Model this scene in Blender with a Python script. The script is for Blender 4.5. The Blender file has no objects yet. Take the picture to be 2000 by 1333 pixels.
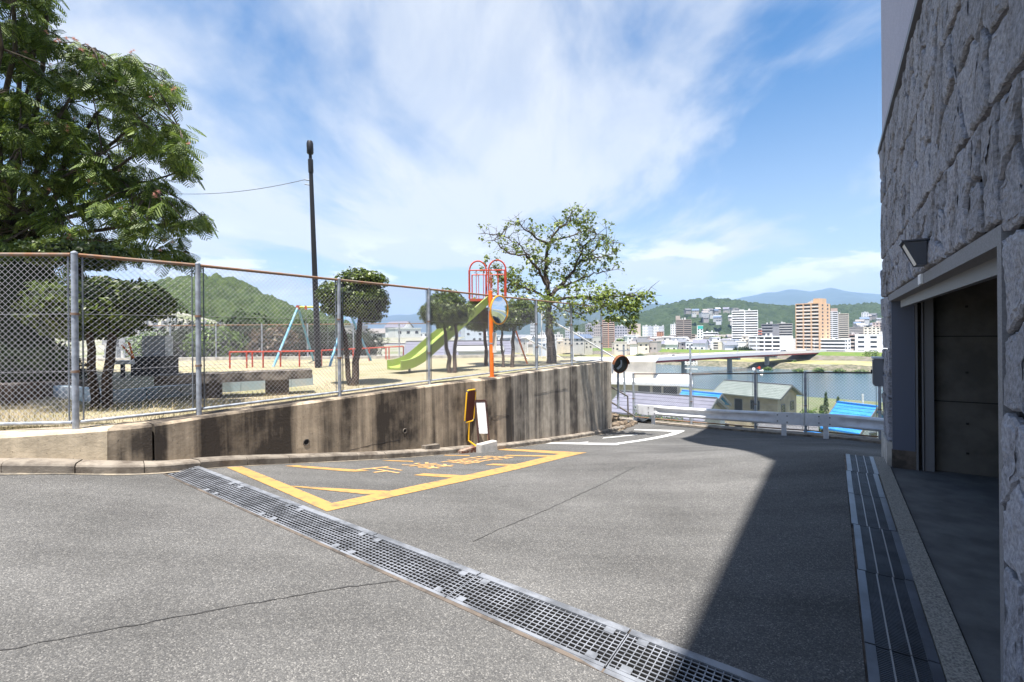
import bpy, bmesh, math, random
import numpy as np
from mathutils import Vector, Matrix
R = math.radians
random.seed(7); RNG = np.random.default_rng(7)
scene = bpy.context.scene
COL = scene.collection

# ------------------------------------------------------------------ camera
F = 925.0; CAMH = 1.5; HOR = 652.0; ROLL = R(0.5)
RV = Vector((math.cos(ROLL), 0, -math.sin(ROLL))); UV = Vector((math.sin(ROLL), 0, math.cos(ROLL))); CP = Vector((0, 0, CAMH))
cam = bpy.data.cameras.new('camera'); camo = bpy.data.objects.new('camera', cam); COL.objects.link(camo)
cam.sensor_width = 36; cam.lens = 36 * F / 2000.0; cam.shift_y = -(666.5 - HOR) / 2000.0
cam.clip_start = 0.05; cam.clip_end = 30000
camo.matrix_world = Matrix(((RV.x, UV.x, 0, 0), (RV.y, UV.y, -1, 0), (RV.z, UV.z, 0, CAMH), (0, 0, 0, 1)))
scene.camera = camo

# ------------------------------------------------------------------ light
SUN_EL = R(75); SUNH = Vector((-0.25, -0.968)).normalized()
sun = bpy.data.lights.new('sun', 'SUN'); sun.energy = 5.0; sun.angle = R(0.53); sun.color = (1.0, 0.955, 0.89)
so = bpy.data.objects.new('sun', sun); COL.objects.link(so)
sdir = Vector((SUNH.x * math.cos(SUN_EL), SUNH.y * math.cos(SUN_EL), math.sin(SUN_EL)))
so.rotation_euler = sdir.to_track_quat('Z', 'Y').to_euler(); so.location = (0, 0, 60)
scene.view_settings.view_transform = 'Standard'; scene.view_settings.look = 'None'
scene.view_settings.exposure = 1.42; scene.view_settings.gamma = 1
world = bpy.data.worlds.new('World'); scene.world = world; world.use_nodes = True


def build_world():
    nt = world.node_tree; n = nt.nodes; l = nt.links; n.clear()
    out = n.new('ShaderNodeOutputWorld'); bg = n.new('ShaderNodeBackground'); bg.inputs['Strength'].default_value = 0.056
    sky = n.new('ShaderNodeTexSky'); sky.sky_type = 'NISHITA'; sky.sun_disc = False
    sky.sun_elevation = SUN_EL; sky.sun_rotation = math.atan2(SUNH.x, SUNH.y)
    sky.altitude = 20; sky.air_density = 1.15; sky.dust_density = 0.6; sky.ozone_density = 2.2
    tc = n.new('ShaderNodeTexCoord')
    sep = n.new('ShaderNodeSeparateXYZ'); l.new(tc.outputs['Generated'], sep.inputs[0])

    def M(op, a, b=None, c=None):
        m = n.new('ShaderNodeMath'); m.operation = op
        for i, v in enumerate((a, b, c)):
            if v is None: continue
            if isinstance(v, (int, float)): m.inputs[i].default_value = v
            else: l.new(v, m.inputs[i])
        return m.outputs[0]

    def noise(vec, scale, detail, rough, dist=0.0):
        t = n.new('ShaderNodeTexNoise'); t.inputs['Scale'].default_value = scale; t.inputs['Detail'].default_value = detail
        t.inputs['Roughness'].default_value = rough; t.inputs['Distortion'].default_value = dist
        l.new(vec, t.inputs['Vector']); return t.outputs['Fac']

    def ramp(v, a, b):
        m = n.new('ShaderNodeMapRange'); m.interpolation_type = 'SMOOTHSTEP'
        m.inputs['From Min'].default_value = a; m.inputs['From Max'].default_value = b
        l.new(v, m.inputs['Value']); return m.outputs['Result']
    # high thin cloud on a flat layer overhead
    zz = M('MAXIMUM', sep.outputs['Z'], 0.0); den = M('ADD', zz, 0.22)
    cx = M('DIVIDE', sep.outputs['X'], den); cy = M('DIVIDE', sep.outputs['Y'], den)
    cmb = n.new('ShaderNodeCombineXYZ'); l.new(cx, cmb.inputs[0]); l.new(cy, cmb.inputs[1])
    mp = n.new('ShaderNodeMapping'); mp.inputs['Rotation'].default_value = (0, 0, R(-24)); mp.inputs['Scale'].default_value = (0.86, 0.62, 1)
    mp.inputs['Location'].default_value = (9.7, 3.1, 0.2); l.new(cmb.outputs[0], mp.inputs['Vector'])
    big = ramp(noise(mp.outputs[0], 1.15, 7, 0.55, 0.5), 0.43, 0.59)
    mp2 = n.new('ShaderNodeMapping'); mp2.inputs['Rotation'].default_value = (0, 0, R(-40)); mp2.inputs['Scale'].default_value = (1.9, 0.75, 1)
    mp2.inputs['Location'].default_value = (0.3, 2.1, 0); l.new(cmb.outputs[0], mp2.inputs['Vector'])
    fib = ramp(noise(mp2.outputs[0], 1.6, 9, 0.62, 0.7), 0.30, 0.75)
    cir = M('MULTIPLY', big, M('MULTIPLY_ADD', fib, 0.36, 0.64))
    veil = ramp(sep.outputs['Z'], 0.50, 0.02)
    thin = M('MINIMUM', M('ADD', M('MULTIPLY', cir, 0.95), M('MULTIPLY', veil, 0.45)), 0.92)
    # low puffy cloud near the horizon
    ang = M('ARCTAN2', sep.outputs['X'], sep.outputs['Y'])
    c2 = n.new('ShaderNodeCombineXYZ'); l.new(M('MULTIPLY', ang, 2.6), c2.inputs[0]); l.new(M('MULTIPLY', sep.outputs['Z'], 8.5), c2.inputs[1])
    c2.inputs[2].default_value = 3.7
    cu = noise(c2.outputs[0], 2.1, 8, 0.55, 0.15)
    band = M('MULTIPLY', ramp(sep.outputs['Z'], 0.0, 0.05), ramp(sep.outputs['Z'], 0.22, 0.13))
    cum = M('MULTIPLY', ramp(cu, 0.50, 0.60), band)
    mixa = n.new('ShaderNodeMix'); mixa.data_type = 'RGBA'; hs = n.new('ShaderNodeHueSaturation'); hs.inputs['Saturation'].default_value = 1.36; hs.inputs['Value'].default_value = 1.15; l.new(sky.outputs[0], hs.inputs['Color'])
    l.new(thin, mixa.inputs[0]); l.new(hs.outputs[0], mixa.inputs[6])
    mixa.inputs[7].default_value = (6.4, 6.6, 6.9, 1)
    mixb = n.new('ShaderNodeMix'); mixb.data_type = 'RGBA'; l.new(M('MULTIPLY', cum, 0.9), mixb.inputs[0]); l.new(mixa.outputs[2], mixb.inputs[6])
    mixb.inputs[7].default_value = (9, 9, 9, 1)
    l.new(mixb.outputs[2], bg.inputs['Color']); l.new(bg.outputs[0], out.inputs[0])


build_world()

# ------------------------------------------------------------------ placing helpers
DX, DY = 0.560, 0.8286            # along the drive
NX, NY = 0.8286, -0.560           # across the drive, towards the building


def st(s, t, z=0.0): return Vector((s * DX + t * NX, s * DY + t * NY, z))
def to_st(x, y): return x * DX + y * DY, x * NX + y * NY
def ray(px, py): return RV * ((px - 1000) / F) + UV * ((HOR - py) / F) + Vector((0, 1, 0))
def at(px, py, D): return CP + ray(px, py) * D
def onz(px, py, z):
    r = ray(px, py); return CP + r * ((z - CAMH) / r.z)


_sg = np.arange(-20, 45, 0.1)


def _prof(pts, sig=0.5):
    v = np.interp(_sg, [p[0] for p in pts], [p[1] for p in pts])
    k = np.exp(-0.5 * (np.arange(-15, 16) * 0.1 / sig) ** 2); k /= k.sum()
    return np.convolve(np.pad(v, 15, mode='edge'), k, 'valid')


_zw = _prof([(-10, .25), (-3, .2), (0, .16), (1.1, .10), (1.7, .03), (2.3, -.07), (3, -.19), (5.97, -.74), (7.79, -1.025), (10.8, -1.45), (13.1, -1.73), (16.06, -2.055), (18.5, -2.12), (30, -2.3)], 0.35)
_zb = _prof([(-10, -.25), (7.6, -.25), (8.6, -.31), (10, -.53), (12, -.93), (14, -1.3), (16, -1.58), (18, -1.75), (30, -2.1)], 0.5)


def zg(x, y):
    s, t = to_st(np.asarray(x, float), np.asarray(y, float))
    w = np.clip((0.14 - t) / 6.64, 0, 1.25)
    return np.interp(s, _sg, _zb) * (1 - w) + np.interp(s, _sg, _zw) * w


def G(px, py, dz=0.0):
    r = ray(px, py); lo, hi = 0.6, 0.6
    prev = 0.6
    for i in range(1, 400):
        D = 0.6 + i * 0.06; p = CP + r * D
        if p.z < float(zg(p.x, p.y)):
            lo, hi = prev, D; break
        prev = D
    for _ in range(30):
        m = (lo + hi) / 2; p = CP + r * m
        if p.z < float(zg(p.x, p.y)): hi = m
        else: lo = m
    p = CP + r * lo; p.z = float(zg(p.x, p.y)) + dz
    return p


# ------------------------------------------------------------------ materials
MATS = {}


def mat(name, col, rough=0.8, var=0.0, scale=8.0, bump=0.0, bscale=40.0, metal=0.0, col2=None, lo=0.4, hi=0.6, stretch=(1, 1, 1), rotz=0.0, detail=6, spec=0.5, island=0.0, trans=0.0, bdist=0.01):
    if name in MATS: return MATS[name]
    m = bpy.data.materials.new(name); m.use_nodes = True; nt = m.node_tree; n = nt.nodes; l = nt.links
    b = n['Principled BSDF']; b.inputs['Base Color'].default_value = (*col, 1); b.inputs['Roughness'].default_value = rough
    b.inputs['Metallic'].default_value = metal; b.inputs['Specular IOR Level'].default_value = spec
    vec = None
    if var or bump or col2:
        tc = n.new('ShaderNodeTexCoord'); mp = n.new('ShaderNodeMapping'); mp.inputs['Scale'].default_value = stretch; mp.inputs['Rotation'].default_value = (0, 0, rotz)
        l.new(tc.outputs['Object'], mp.inputs[0]); vec = mp.outputs[0]
    src = None
    if col2 or var:
        t = n.new('ShaderNodeTexNoise'); t.inputs['Scale'].default_value = scale; t.inputs['Detail'].default_value = detail; t.inputs['Roughness'].default_value = 0.6
        l.new(vec, t.inputs['Vector'])
        mr = n.new('ShaderNodeMapRange'); mr.inputs['From Min'].default_value = lo; mr.inputs['From Max'].default_value = hi; l.new(t.outputs['Fac'], mr.inputs['Value'])
        mx = n.new('ShaderNodeMix'); mx.data_type = 'RGBA'; l.new(mr.outputs[0], mx.inputs[0])
        if col2: a, c = col, col2
        else: a, c = tuple(v * (1 - var) for v in col), tuple(min(1, v * (1 + var)) for v in col)
        mx.inputs[6].default_value = (*a, 1); mx.inputs[7].default_value = (*c, 1); src = mx.outputs[2]
    if island:
        g = n.new('ShaderNodeNewGeometry'); hs = n.new('ShaderNodeHueSaturation')
        m1 = n.new('ShaderNodeMapRange'); m1.inputs['To Min'].default_value = 1 - island; m1.inputs['To Max'].default_value = 1 + island; l.new(g.outputs['Random Per Island'], m1.inputs['Value'])
        m2 = n.new('ShaderNodeMapRange'); m2.inputs['To Min'].default_value = 0.5 + 0.035 * island; m2.inputs['To Max'].default_value = 0.5 - 0.03 * island; l.new(g.outputs['Random Per Island'], m2.inputs['Value'])
        l.new(m1.outputs[0], hs.inputs['Value']); l.new(m2.outputs[0], hs.inputs['Hue'])
        if src: l.new(src, hs.inputs['Color'])
        else: hs.inputs['Color'].default_value = (*col, 1)
        src = hs.outputs[0]
    if src: l.new(src, b.inputs['Base Color'])
    if bump:
        t2 = n.new('ShaderNodeTexNoise'); t2.inputs['Scale'].default_value = bscale; t2.inputs['Detail'].default_value = 8; t2.inputs['Roughness'].default_value = 0.65
        l.new(vec, t2.inputs['Vector']); bp = n.new('ShaderNodeBump'); bp.inputs['Strength'].default_value = bump; bp.inputs['Distance'].default_value = bdist
        l.new(t2.outputs['Fac'], bp.inputs['Height']); l.new(bp.outputs[0], b.inputs['Normal'])
    if trans:
        tr = n.new('ShaderNodeBsdfTranslucent'); ms = n.new('ShaderNodeMixShader'); ms.inputs[0].default_value = trans
        o = n['Material Output']; l.new(b.outputs[0], ms.inputs[1]); l.new(tr.outputs[0], ms.inputs[2]); l.new(ms.outputs[0], o.inputs['Surface'])
        if src:
            l.new(src, tr.inputs['Color'])
        else: tr.inputs['Color'].default_value = (*col, 1)
    MATS[name] = m
    return m


def cm(r, g, b, rough=0.75):
    return mat('paint_%d_%d_%d' % (r * 100, g * 100, b * 100), (r, g, b), rough, var=0.1, scale=0.35, lo=0.3, hi=0.7)


DX_, DY_ = .560, .8286


def asphalt_mat():
    m = bpy.data.materials.new('asphalt'); m.use_nodes = True; nt = m.node_tree; n = nt.nodes; l = nt.links; b = n['Principled BSDF']
    tc = n.new('ShaderNodeTexCoord')
    v = n.new('ShaderNodeTexVoronoi'); v.inputs['Scale'].default_value = 150; l.new(tc.outputs['Object'], v.inputs['Vector'])
    sepc = n.new('ShaderNodeSeparateColor'); l.new(v.outputs['Color'], sepc.inputs[0])
    r1 = n.new('ShaderNodeValToRGB'); e = r1.color_ramp.elements
    e[0].position = 0.0; e[0].color = (.070, .069, .069, 1); e[1].position = 1.0; e[1].color = (.215, .208, .197, 1)
    for p, c in ((.3, (.085, .084, .083)), (.62, (.108, .106, .103)), (.86, (.130, .127, .122))):
        q = e.new(p); q.color = (*c, 1)
    l.new(sepc.outputs[0], r1.inputs[0])
    t = n.new('ShaderNodeTexNoise'); t.inputs['Scale'].default_value = 0.55; t.inputs['Detail'].default_value = 7; t.inputs['Roughness'].default_value = 0.62; l.new(tc.outputs['Object'], t.inputs['Vector'])
    mr = n.new('ShaderNodeMapRange'); mr.inputs['From Min'].default_value = .3; mr.inputs['From Max'].default_value = .7; mr.inputs['To Min'].default_value = .74; mr.inputs['To Max'].default_value = 1.24; l.new(t.outputs['Fac'], mr.inputs['Value'])
    t3 = n.new('ShaderNodeTexNoise'); t3.inputs['Scale'].default_value = 260; t3.inputs['Detail'].default_value = 3; l.new(tc.outputs['Object'], t3.inputs['Vector'])
    mr3 = n.new('ShaderNodeMapRange'); mr3.inputs['From Min'].default_value = .3; mr3.inputs['From Max'].default_value = .7; mr3.inputs['To Min'].default_value = .78; mr3.inputs['To Max'].default_value = 1.22; l.new(t3.outputs['Fac'], mr3.inputs['Value'])
    # worn wheel tracks, drips and dusty patches
    mpt = n.new('ShaderNodeMapping'); mpt.inputs['Rotation'].default_value = (0, 0, -math.atan2(DY_, DX_)); mpt.inputs['Scale'].default_value = (.22, 1.5, 1); l.new(tc.outputs['Object'], mpt.inputs[0])
    t5 = n.new('ShaderNodeTexNoise'); t5.inputs['Scale'].default_value = 1.1; t5.inputs['Detail'].default_value = 8; t5.inputs['Roughness'].default_value = .7; l.new(mpt.outputs[0], t5.inputs['Vector'])
    mr5 = n.new('ShaderNodeMapRange'); mr5.inputs['From Min'].default_value = .35; mr5.inputs['From Max'].default_value = .68; mr5.inputs['To Min'].default_value = .86; mr5.inputs['To Max'].default_value = 1.16; l.new(t5.outputs['Fac'], mr5.inputs['Value'])
    t6 = n.new('ShaderNodeTexNoise'); t6.inputs['Scale'].default_value = 3.1; t6.inputs['Detail'].default_value = 3; l.new(tc.outputs['Object'], t6.inputs['Vector'])
    mr6 = n.new('ShaderNodeMapRange'); mr6.inputs['From Min'].default_value = .70; mr6.inputs['From Max'].default_value = .76; mr6.inputs['To Min'].default_value = 1.0; mr6.inputs['To Max'].default_value = .72; l.new(t6.outputs['Fac'], mr6.inputs['Value'])
    m56 = n.new('ShaderNodeMath'); m56.operation = 'MULTIPLY'; l.new(mr5.outputs[0], m56.inputs[0]); l.new(mr6.outputs[0], m56.inputs[1])
    m57 = n.new('ShaderNodeMath'); m57.operation = 'MULTIPLY'; l.new(mr.outputs[0], m57.inputs[0]); l.new(m56.outputs[0], m57.inputs[1])
    mm = n.new('ShaderNodeMath'); mm.operation = 'MULTIPLY'; l.new(m57.outputs[0], mm.inputs[0]); l.new(mr3.outputs[0], mm.inputs[1])
    mx = n.new('ShaderNodeVectorMath'); mx.operation = 'SCALE'; l.new(r1.outputs[0], mx.inputs[0]); l.new(mm.outputs[0], mx.inputs['Scale'])
    l.new(mx.outputs[0], b.inputs['Base Color']); b.inputs['Roughness'].default_value = .85; b.inputs['Specular IOR Level'].default_value = .12
    bp = n.new('ShaderNodeBump'); bp.inputs['Strength'].default_value = .7; bp.inputs['Distance'].default_value = .004; l.new(v.outputs['Distance'], bp.inputs['Height']); bp.invert = True
    l.new(bp.outputs[0], b.inputs['Normal'])
    return m


def wall_concrete(name, base, dark, streak_lo, streak_hi):
    """weathered concrete: vertical rain streaks, blotches and pits"""
    m = bpy.data.materials.new(name); m.use_nodes = True; nt = m.node_tree; n = nt.nodes; l = nt.links; b = n['Principled BSDF']
    tc = n.new('ShaderNodeTexCoord')

    def noise(sc, detail, st_, rough=.6):
        mp = n.new('ShaderNodeMapping'); mp.vector_type = 'POINT'; mp.inputs['Scale'].default_value = st_; mp.inputs['Rotation'].default_value = (0, 0, 0)
        l.new(tc.outputs['Object'], mp.inputs[0])
        t = n.new('ShaderNodeTexNoise'); t.inputs['Scale'].default_value = sc; t.inputs['Detail'].default_value = detail; t.inputs['Roughness'].default_value = rough; l.new(mp.outputs[0], t.inputs['Vector'])
        return t.outputs['Fac']

    def rng(v, a, c, x=0., y=1.):
        q = n.new('ShaderNodeMapRange'); q.inputs['From Min'].default_value = a; q.inputs['From Max'].default_value = c; q.inputs['To Min'].default_value = x; q.inputs['To Max'].default_value = y; l.new(v, q.inputs['Value']); return q.outputs[0]

    def mix(f, a, c):
        q = n.new('ShaderNodeMix'); q.data_type = 'RGBA'
        for i, v in ((0, f), (6, a), (7, c)):
            if isinstance(v, tuple): q.inputs[i].default_value = (*v, 1)
            else: l.new(v, q.inputs[i])
        return q.outputs[2]
    c0 = mix(rng(noise(5, 6, (1, 1, 1)), .35, .65), tuple(v * .8 for v in base), tuple(v * 1.15 for v in base))
    stk = rng(noise(1.5, 5, (1, 1, .04), .55), streak_lo, streak_hi)
    fine = rng(noise(14, 5, (1, 1, .06), .6), .38, .66)
    q = n.new('ShaderNodeMath'); q.operation = 'MULTIPLY_ADD'; l.new(fine, q.inputs[0]); q.inputs[1].default_value = .28; l.new(stk, q.inputs[2])
    q2 = n.new('ShaderNodeMath'); q2.operation = 'MULTIPLY'; q2.use_clamp = True; l.new(q.outputs[0], q2.inputs[0]); l.new(rng(noise(1.6, 6, (1, 1, 1)), .25, .6, .35, 1.), q2.inputs[1])
    c1 = mix(q2.outputs[0], c0, dark)
    pit = rng(noise(30, 5, (1, 1, 1), .7), .62, .72)
    c2 = mix(pit, c1, tuple(v * .6 for v in dark))
    l.new(c2, b.inputs['Base Color']); b.inputs['Roughness'].default_value = .9
    bp = n.new('ShaderNodeBump'); bp.inputs['Strength'].default_value = .5; bp.inputs['Distance'].default_value = .012
    l.new(noise(22, 8, (1, 1, 1), .7), bp.inputs['Height']); l.new(bp.outputs[0], b.inputs['Normal'])
    return m


ASPH = asphalt_mat()
WALLC = wall_concrete('stained_concrete', (.48, .39, .285), (.046, .036, .028), .42, .53)
KERBC = mat('kerb_concrete', (.235, .205, .17), .9, col2=(.10, .082, .066), scale=5, lo=.42, hi=.66, bump=.5, bscale=60)
CONC = mat('plain_concrete', (.40, .38, .35), .9, var=.25, scale=4, bump=.4, bscale=50)
CONCD = mat('old_dark_concrete', (.13, .105, .085), .9, col2=(.05, .042, .036), scale=6, bump=.6, bscale=35)
GALV = mat('galvanised_steel', (.34, .37, .42), .5, var=.22, scale=9, metal=.35, bump=.15, bscale=60)
GALVD = mat('dull_steel', (.20, .22, .25), .5, var=.25, scale=9, metal=.5)
WIRE = mat('fence_wire', (.40, .40, .44), .5)
RUSTP = mat('rusty_pipe', (.20, .165, .14), .75, col2=(.24, .12, .06), scale=7, lo=.35, hi=.6, stretch=(1, 1, 1), bump=.3, bscale=90)
RUST = mat('rust', (.28, .10, .035), .9, col2=(.12, .045, .02), scale=20, bump=.5, bscale=80)
BLACK = mat('black_paint', (.018, .018, .022), .45)
DARK = mat('dark_void', (.012, .012, .014), .9)
ORANGE = mat('orange_paint', (.80, .17, .015), .5, var=.1, scale=6)
YELLOW = mat('yellow_road_paint', (.40, .225, .068), .85, col2=(.15, .115, .07), scale=9, lo=.50, hi=.72, detail=9)
YPAINT = mat('yellow_pipe_paint', (.80, .45, .02), .45)
LETTER = mat('orange_letter_paint', (.50, .30, .12), .85, col2=(.18, .14, .10), scale=18, lo=.52, hi=.70, detail=9)
WPAINT = mat('white_road_paint', (.52, .52, .51), .8, col2=(.18, .18, .175), scale=11, lo=.53, hi=.72, detail=9)
WHITE = mat('white_paint', (.70, .70, .70), .45, var=.05, scale=3)
RAILW = mat('guardrail_white', (.72, .73, .76), .4, col2=(.50, .50, .52), scale=3, lo=.45, hi=.8)
RED = mat('red_paint', (.50, .055, .028), .55, col2=(.36, .11, .07), scale=7, lo=.45, hi=.68, detail=9)
BLUE = mat('sky_blue_paint', (.11, .33, .52), .55, col2=(.24, .38, .46), scale=6, lo=.45, hi=.68, detail=9)
LIME = mat('lime_slide', (.26, .36, .055), .5, col2=(.30, .34, .13), scale=5, lo=.45, hi=.68, detail=9)
BARK = mat('bark', (.075, .052, .038), .95, col2=(.028, .02, .015), scale=14, stretch=(1, 1, .25), bump=.8, bscale=40)
BARKG = mat('grey_bark', (.105, .085, .070), .95, col2=(.04, .032, .026), scale=12, stretch=(1, 1, .3), bump=.8, bscale=40)
GLASSD = mat('window_glass', (.030, .036, .044), .12, spec=.6)


# ------------------------------------------------------------------ mesh builder
class MB:
    def __init__(s): s.v = []; s.f = []

    def add(s, vs, fs):
        o = len(s.v); s.v.extend([tuple(p) for p in vs]); s.f.extend([tuple(i + o for i in f) for f in fs]); return s

    def box(s, x0, x1, y0, y1, z0, z1, M=None):
        vs = [Vector(p) for p in ((x0, y0, z0), (x1, y0, z0), (x1, y1, z0), (x0, y1, z0), (x0, y0, z1), (x1, y0, z1), (x1, y1, z1), (x0, y1, z1))]
        if M is not None: vs = [M @ p for p in vs]
        return s.add(vs, [(0, 3, 2, 1), (4, 5, 6, 7), (0, 1, 5, 4), (1, 2, 6, 5), (2, 3, 7, 6), (3, 0, 4, 7)])

    def stbox(s, s0, s1, t0, t1, z0, z1):      # box aligned with the drive
        vs = [st(a, b, z) for z in (z0, z1) for a, b in ((s0, t0), (s0, t1), (s1, t1), (s1, t0))]
        return s.add(vs, [(0, 3, 2, 1), (4, 5, 6, 7), (0, 1, 5, 4), (1, 2, 6, 5), (2, 3, 7, 6), (3, 0, 4, 7)])

    def hexa(s, b, t):                          # 4 bottom pts, 4 top pts
        return s.add(list(b) + list(t), [(0, 3, 2, 1), (4, 5, 6, 7), (0, 1, 5, 4), (1, 2, 6, 5), (2, 3, 7, 6), (3, 0, 4, 7)])

    def bar(s, a, b, w, h, up=Vector((0, 0, 1))):   # rectangular bar from a to b
        a = Vector(a); b = Vector(b); d = (b - a).normalized(); x = d.cross(up)
        if x.length < 1e-4: x = d.cross(Vector((0, 1, 0)))
        x.normalize(); u = x.cross(d)
        q = [(-w / 2, -h / 2), (w / 2, -h / 2), (w / 2, h / 2), (-w / 2, h / 2)]
        return s.hexa([a + x * i + u * j for i, j in q], [b + x * i + u * j for i, j in q])

    def tube(s, pts, r, n=8, caps=True, closed=False):
        pts = [Vector(p) for p in pts]; rs = r if isinstance(r, (list, tuple)) else [r] * len(pts)
        k = len(pts); rings = []; x = None
        for i, p in enumerate(pts):
            if closed: d = pts[(i + 1) % k] - pts[i - 1]
            else: d = pts[min(i + 1, k - 1)] - pts[max(i - 1, 0)]
            d.normalize()
            if x is None:
                x = d.orthogonal().normalized()
            else:
                x = x - d * x.dot(d)
                x = x.normalized() if x.length > 1e-5 else d.orthogonal().normalized()
            y = d.cross(x)
            rings.append([p + (x * math.cos(2 * math.pi * j / n) + y * math.sin(2 * math.pi * j / n)) * rs[i] for j in range(n)])
        vs = [q for g in rings for q in g]; fs = []
        for i in range(k if closed else k - 1):
            a = i * n; b = ((i + 1) % k) * n
            for j in range(n): fs.append((a + j, a + (j + 1) % n, b + (j + 1) % n, b + j))
        if caps and not closed:
            fs.append(tuple(range(n - 1, -1, -1))); fs.append(tuple((k - 1) * n + j for j in range(n)))
        return s.add(vs, fs)

    def prism(s, poly, off):                   # polygon (3d pts) pushed along off
        k = len(poly); vs = [Vector(p) for p in poly]; vs = vs + [p + Vector(off) for p in vs]
        fs = [tuple(range(k - 1, -1, -1)), tuple(range(k, 2 * k))] + [(i, (i + 1) % k, k + (i + 1) % k, k + i) for i in range(k)]
        return s.add(vs, fs)

    def quad(s, *p): return s.add(p, [tuple(range(len(p)))])

    def build(s, name, m, parent=None, smooth=False, fix=False):
        me = bpy.data.meshes.new(name); me.from_pydata(s.v, [], s.f); me.materials.append(m)
        if fix:
            bm = bmesh.new(); bm.from_mesh(me); bmesh.ops.recalc_face_normals(bm, faces=bm.faces); bm.to_mesh(me); bm.free()
        if smooth:
            me.polygons.foreach_set('use_smooth', [True] * len(me.polygons))
            try: me.set_sharp_from_angle(angle=R(42))
            except Exception: pass
        me.update()
        return link(name, me, parent)


def link(name, me, parent=None):
    o = bpy.data.objects.new(name, me); COL.objects.link(o)
    if parent is not None:
        o.parent = parent; o.matrix_parent_inverse = parent_inv(parent)
    return o


def parent_inv(p):
    # parts are written in world space unless the thing's Empty carries its own frame
    if p.get('_local') or (p.parent and p.parent.get('_local')): return Matrix.Identity(4)
    return world_of(p).inverted()


def world_of(o):
    M = o.matrix_basis.copy()
    while o.parent is not None:
        M = o.parent.matrix_basis @ (o.matrix_parent_inverse @ M); o = o.parent
    return M


def arr_mesh(name, V, Fq, m, parent=None, smooth=False):
    """numpy vertices (n,3) and faces (k,3|4)"""
    me = bpy.data.meshes.new(name); V = np.asarray(V, np.float32); Fq = np.asarray(Fq, np.int32); k = Fq.shape[1]
    me.vertices.add(len(V)); me.vertices.foreach_set('co', V.ravel())
    me.loops.add(Fq.size); me.loops.foreach_set('vertex_index', Fq.ravel())
    me.polygons.add(len(Fq)); me.polygons.foreach_set('loop_start', np.arange(0, Fq.size, k, dtype=np.int32))
    me.materials.append(m); me.update(calc_edges=True)
    if smooth: me.polygons.foreach_set('use_smooth', [True] * len(me.polygons))
    return link(name, me, parent)


def thing(name, label, cat, loc=(0, 0, 0), rz=0.0, group=None, local=False):
    o = bpy.data.objects.new(name, None); COL.objects.link(o); o.location = loc; o.rotation_euler = (0, 0, rz)
    o.empty_display_size = .2
    o.matrix_basis = Matrix.Translation(Vector(loc)) @ Matrix.Rotation(rz, 4, 'Z')
    tag(o, label, cat, group)
    if local: o['_local'] = 1
    return o


def tag(o, label, cat, group=None):
    o['label'] = label; o['category'] = cat
    if group: o['group'] = group
    return o


def struct(o, kind='structure'): o['kind'] = kind; return o
def stuff(o): o['kind'] = 'stuff'; return o


def grid_faces(nu, nv):
    i, j = np.meshgrid(np.arange(nu - 1), np.arange(nv - 1), indexing='ij'); a = (i * nv + j).ravel()
    return np.stack([a, a + nv, a + nv + 1, a + 1], 1)


def vnoise(x, y, seed=0):
    """smooth value noise, numpy"""
    x = np.asarray(x, float); y = np.asarray(y, float); xi = np.floor(x).astype(np.int64); yi = np.floor(y).astype(np.int64); fx = x - xi; fy = y - yi
    fx = fx * fx * (3 - 2 * fx); fy = fy * fy * (3 - 2 * fy)

    def h(a, b):
        n = (a * 374761393 + b * 668265263 + seed * 974634777) & 0x7fffffff
        n = ((n ^ (n >> 13)) * 1274126177) & 0x7fffffff
        return ((n ^ (n >> 16)) & 0xffff) / 65535.0
    return (h(xi, yi) * (1 - fx) + h(xi + 1, yi) * fx) * (1 - fy) + (h(xi, yi + 1) * (1 - fx) + h(xi + 1, yi + 1) * fx) * fy


def worley(x, y, seed=0):
    """distance to nearest jittered point and that cell's random height"""
    xi = np.floor(x).astype(np.int64); yi = np.floor(y).astype(np.int64)
    best = np.full(x.shape, 9.0); rnd = np.zeros(x.shape)

    def h(a, b, k):
        n = (a * 374761393 + b * 668265263 + (seed * 31 + k) * 974634777) & 0x7fffffff
        n = ((n ^ (n >> 13)) * 1274126177) & 0x7fffffff
        return ((n ^ (n >> 16)) & 0xffff) / 65535.0
    for a in (-1, 0, 1):
        for b in (-1, 0, 1):
            cx = xi + a; cy = yi + b
            d = np.hypot(x - cx - h(cx, cy, 1), y - cy - h(cx, cy, 2)); k = d < best
            best = np.where(k, d, best); rnd = np.where(k, h(cx, cy, 3), rnd)
    return best, rnd


# ================================================================== the ground
TR0, TR1 = 2.23, 2.65            # trench of the cross drain (along s)
DT0, DT1 = 0.137, 0.46           # drain along the building (along t)


def s_end(t): return 18.64 + (t + 5.72) * (16.43 - 18.64) / 6.99


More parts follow.
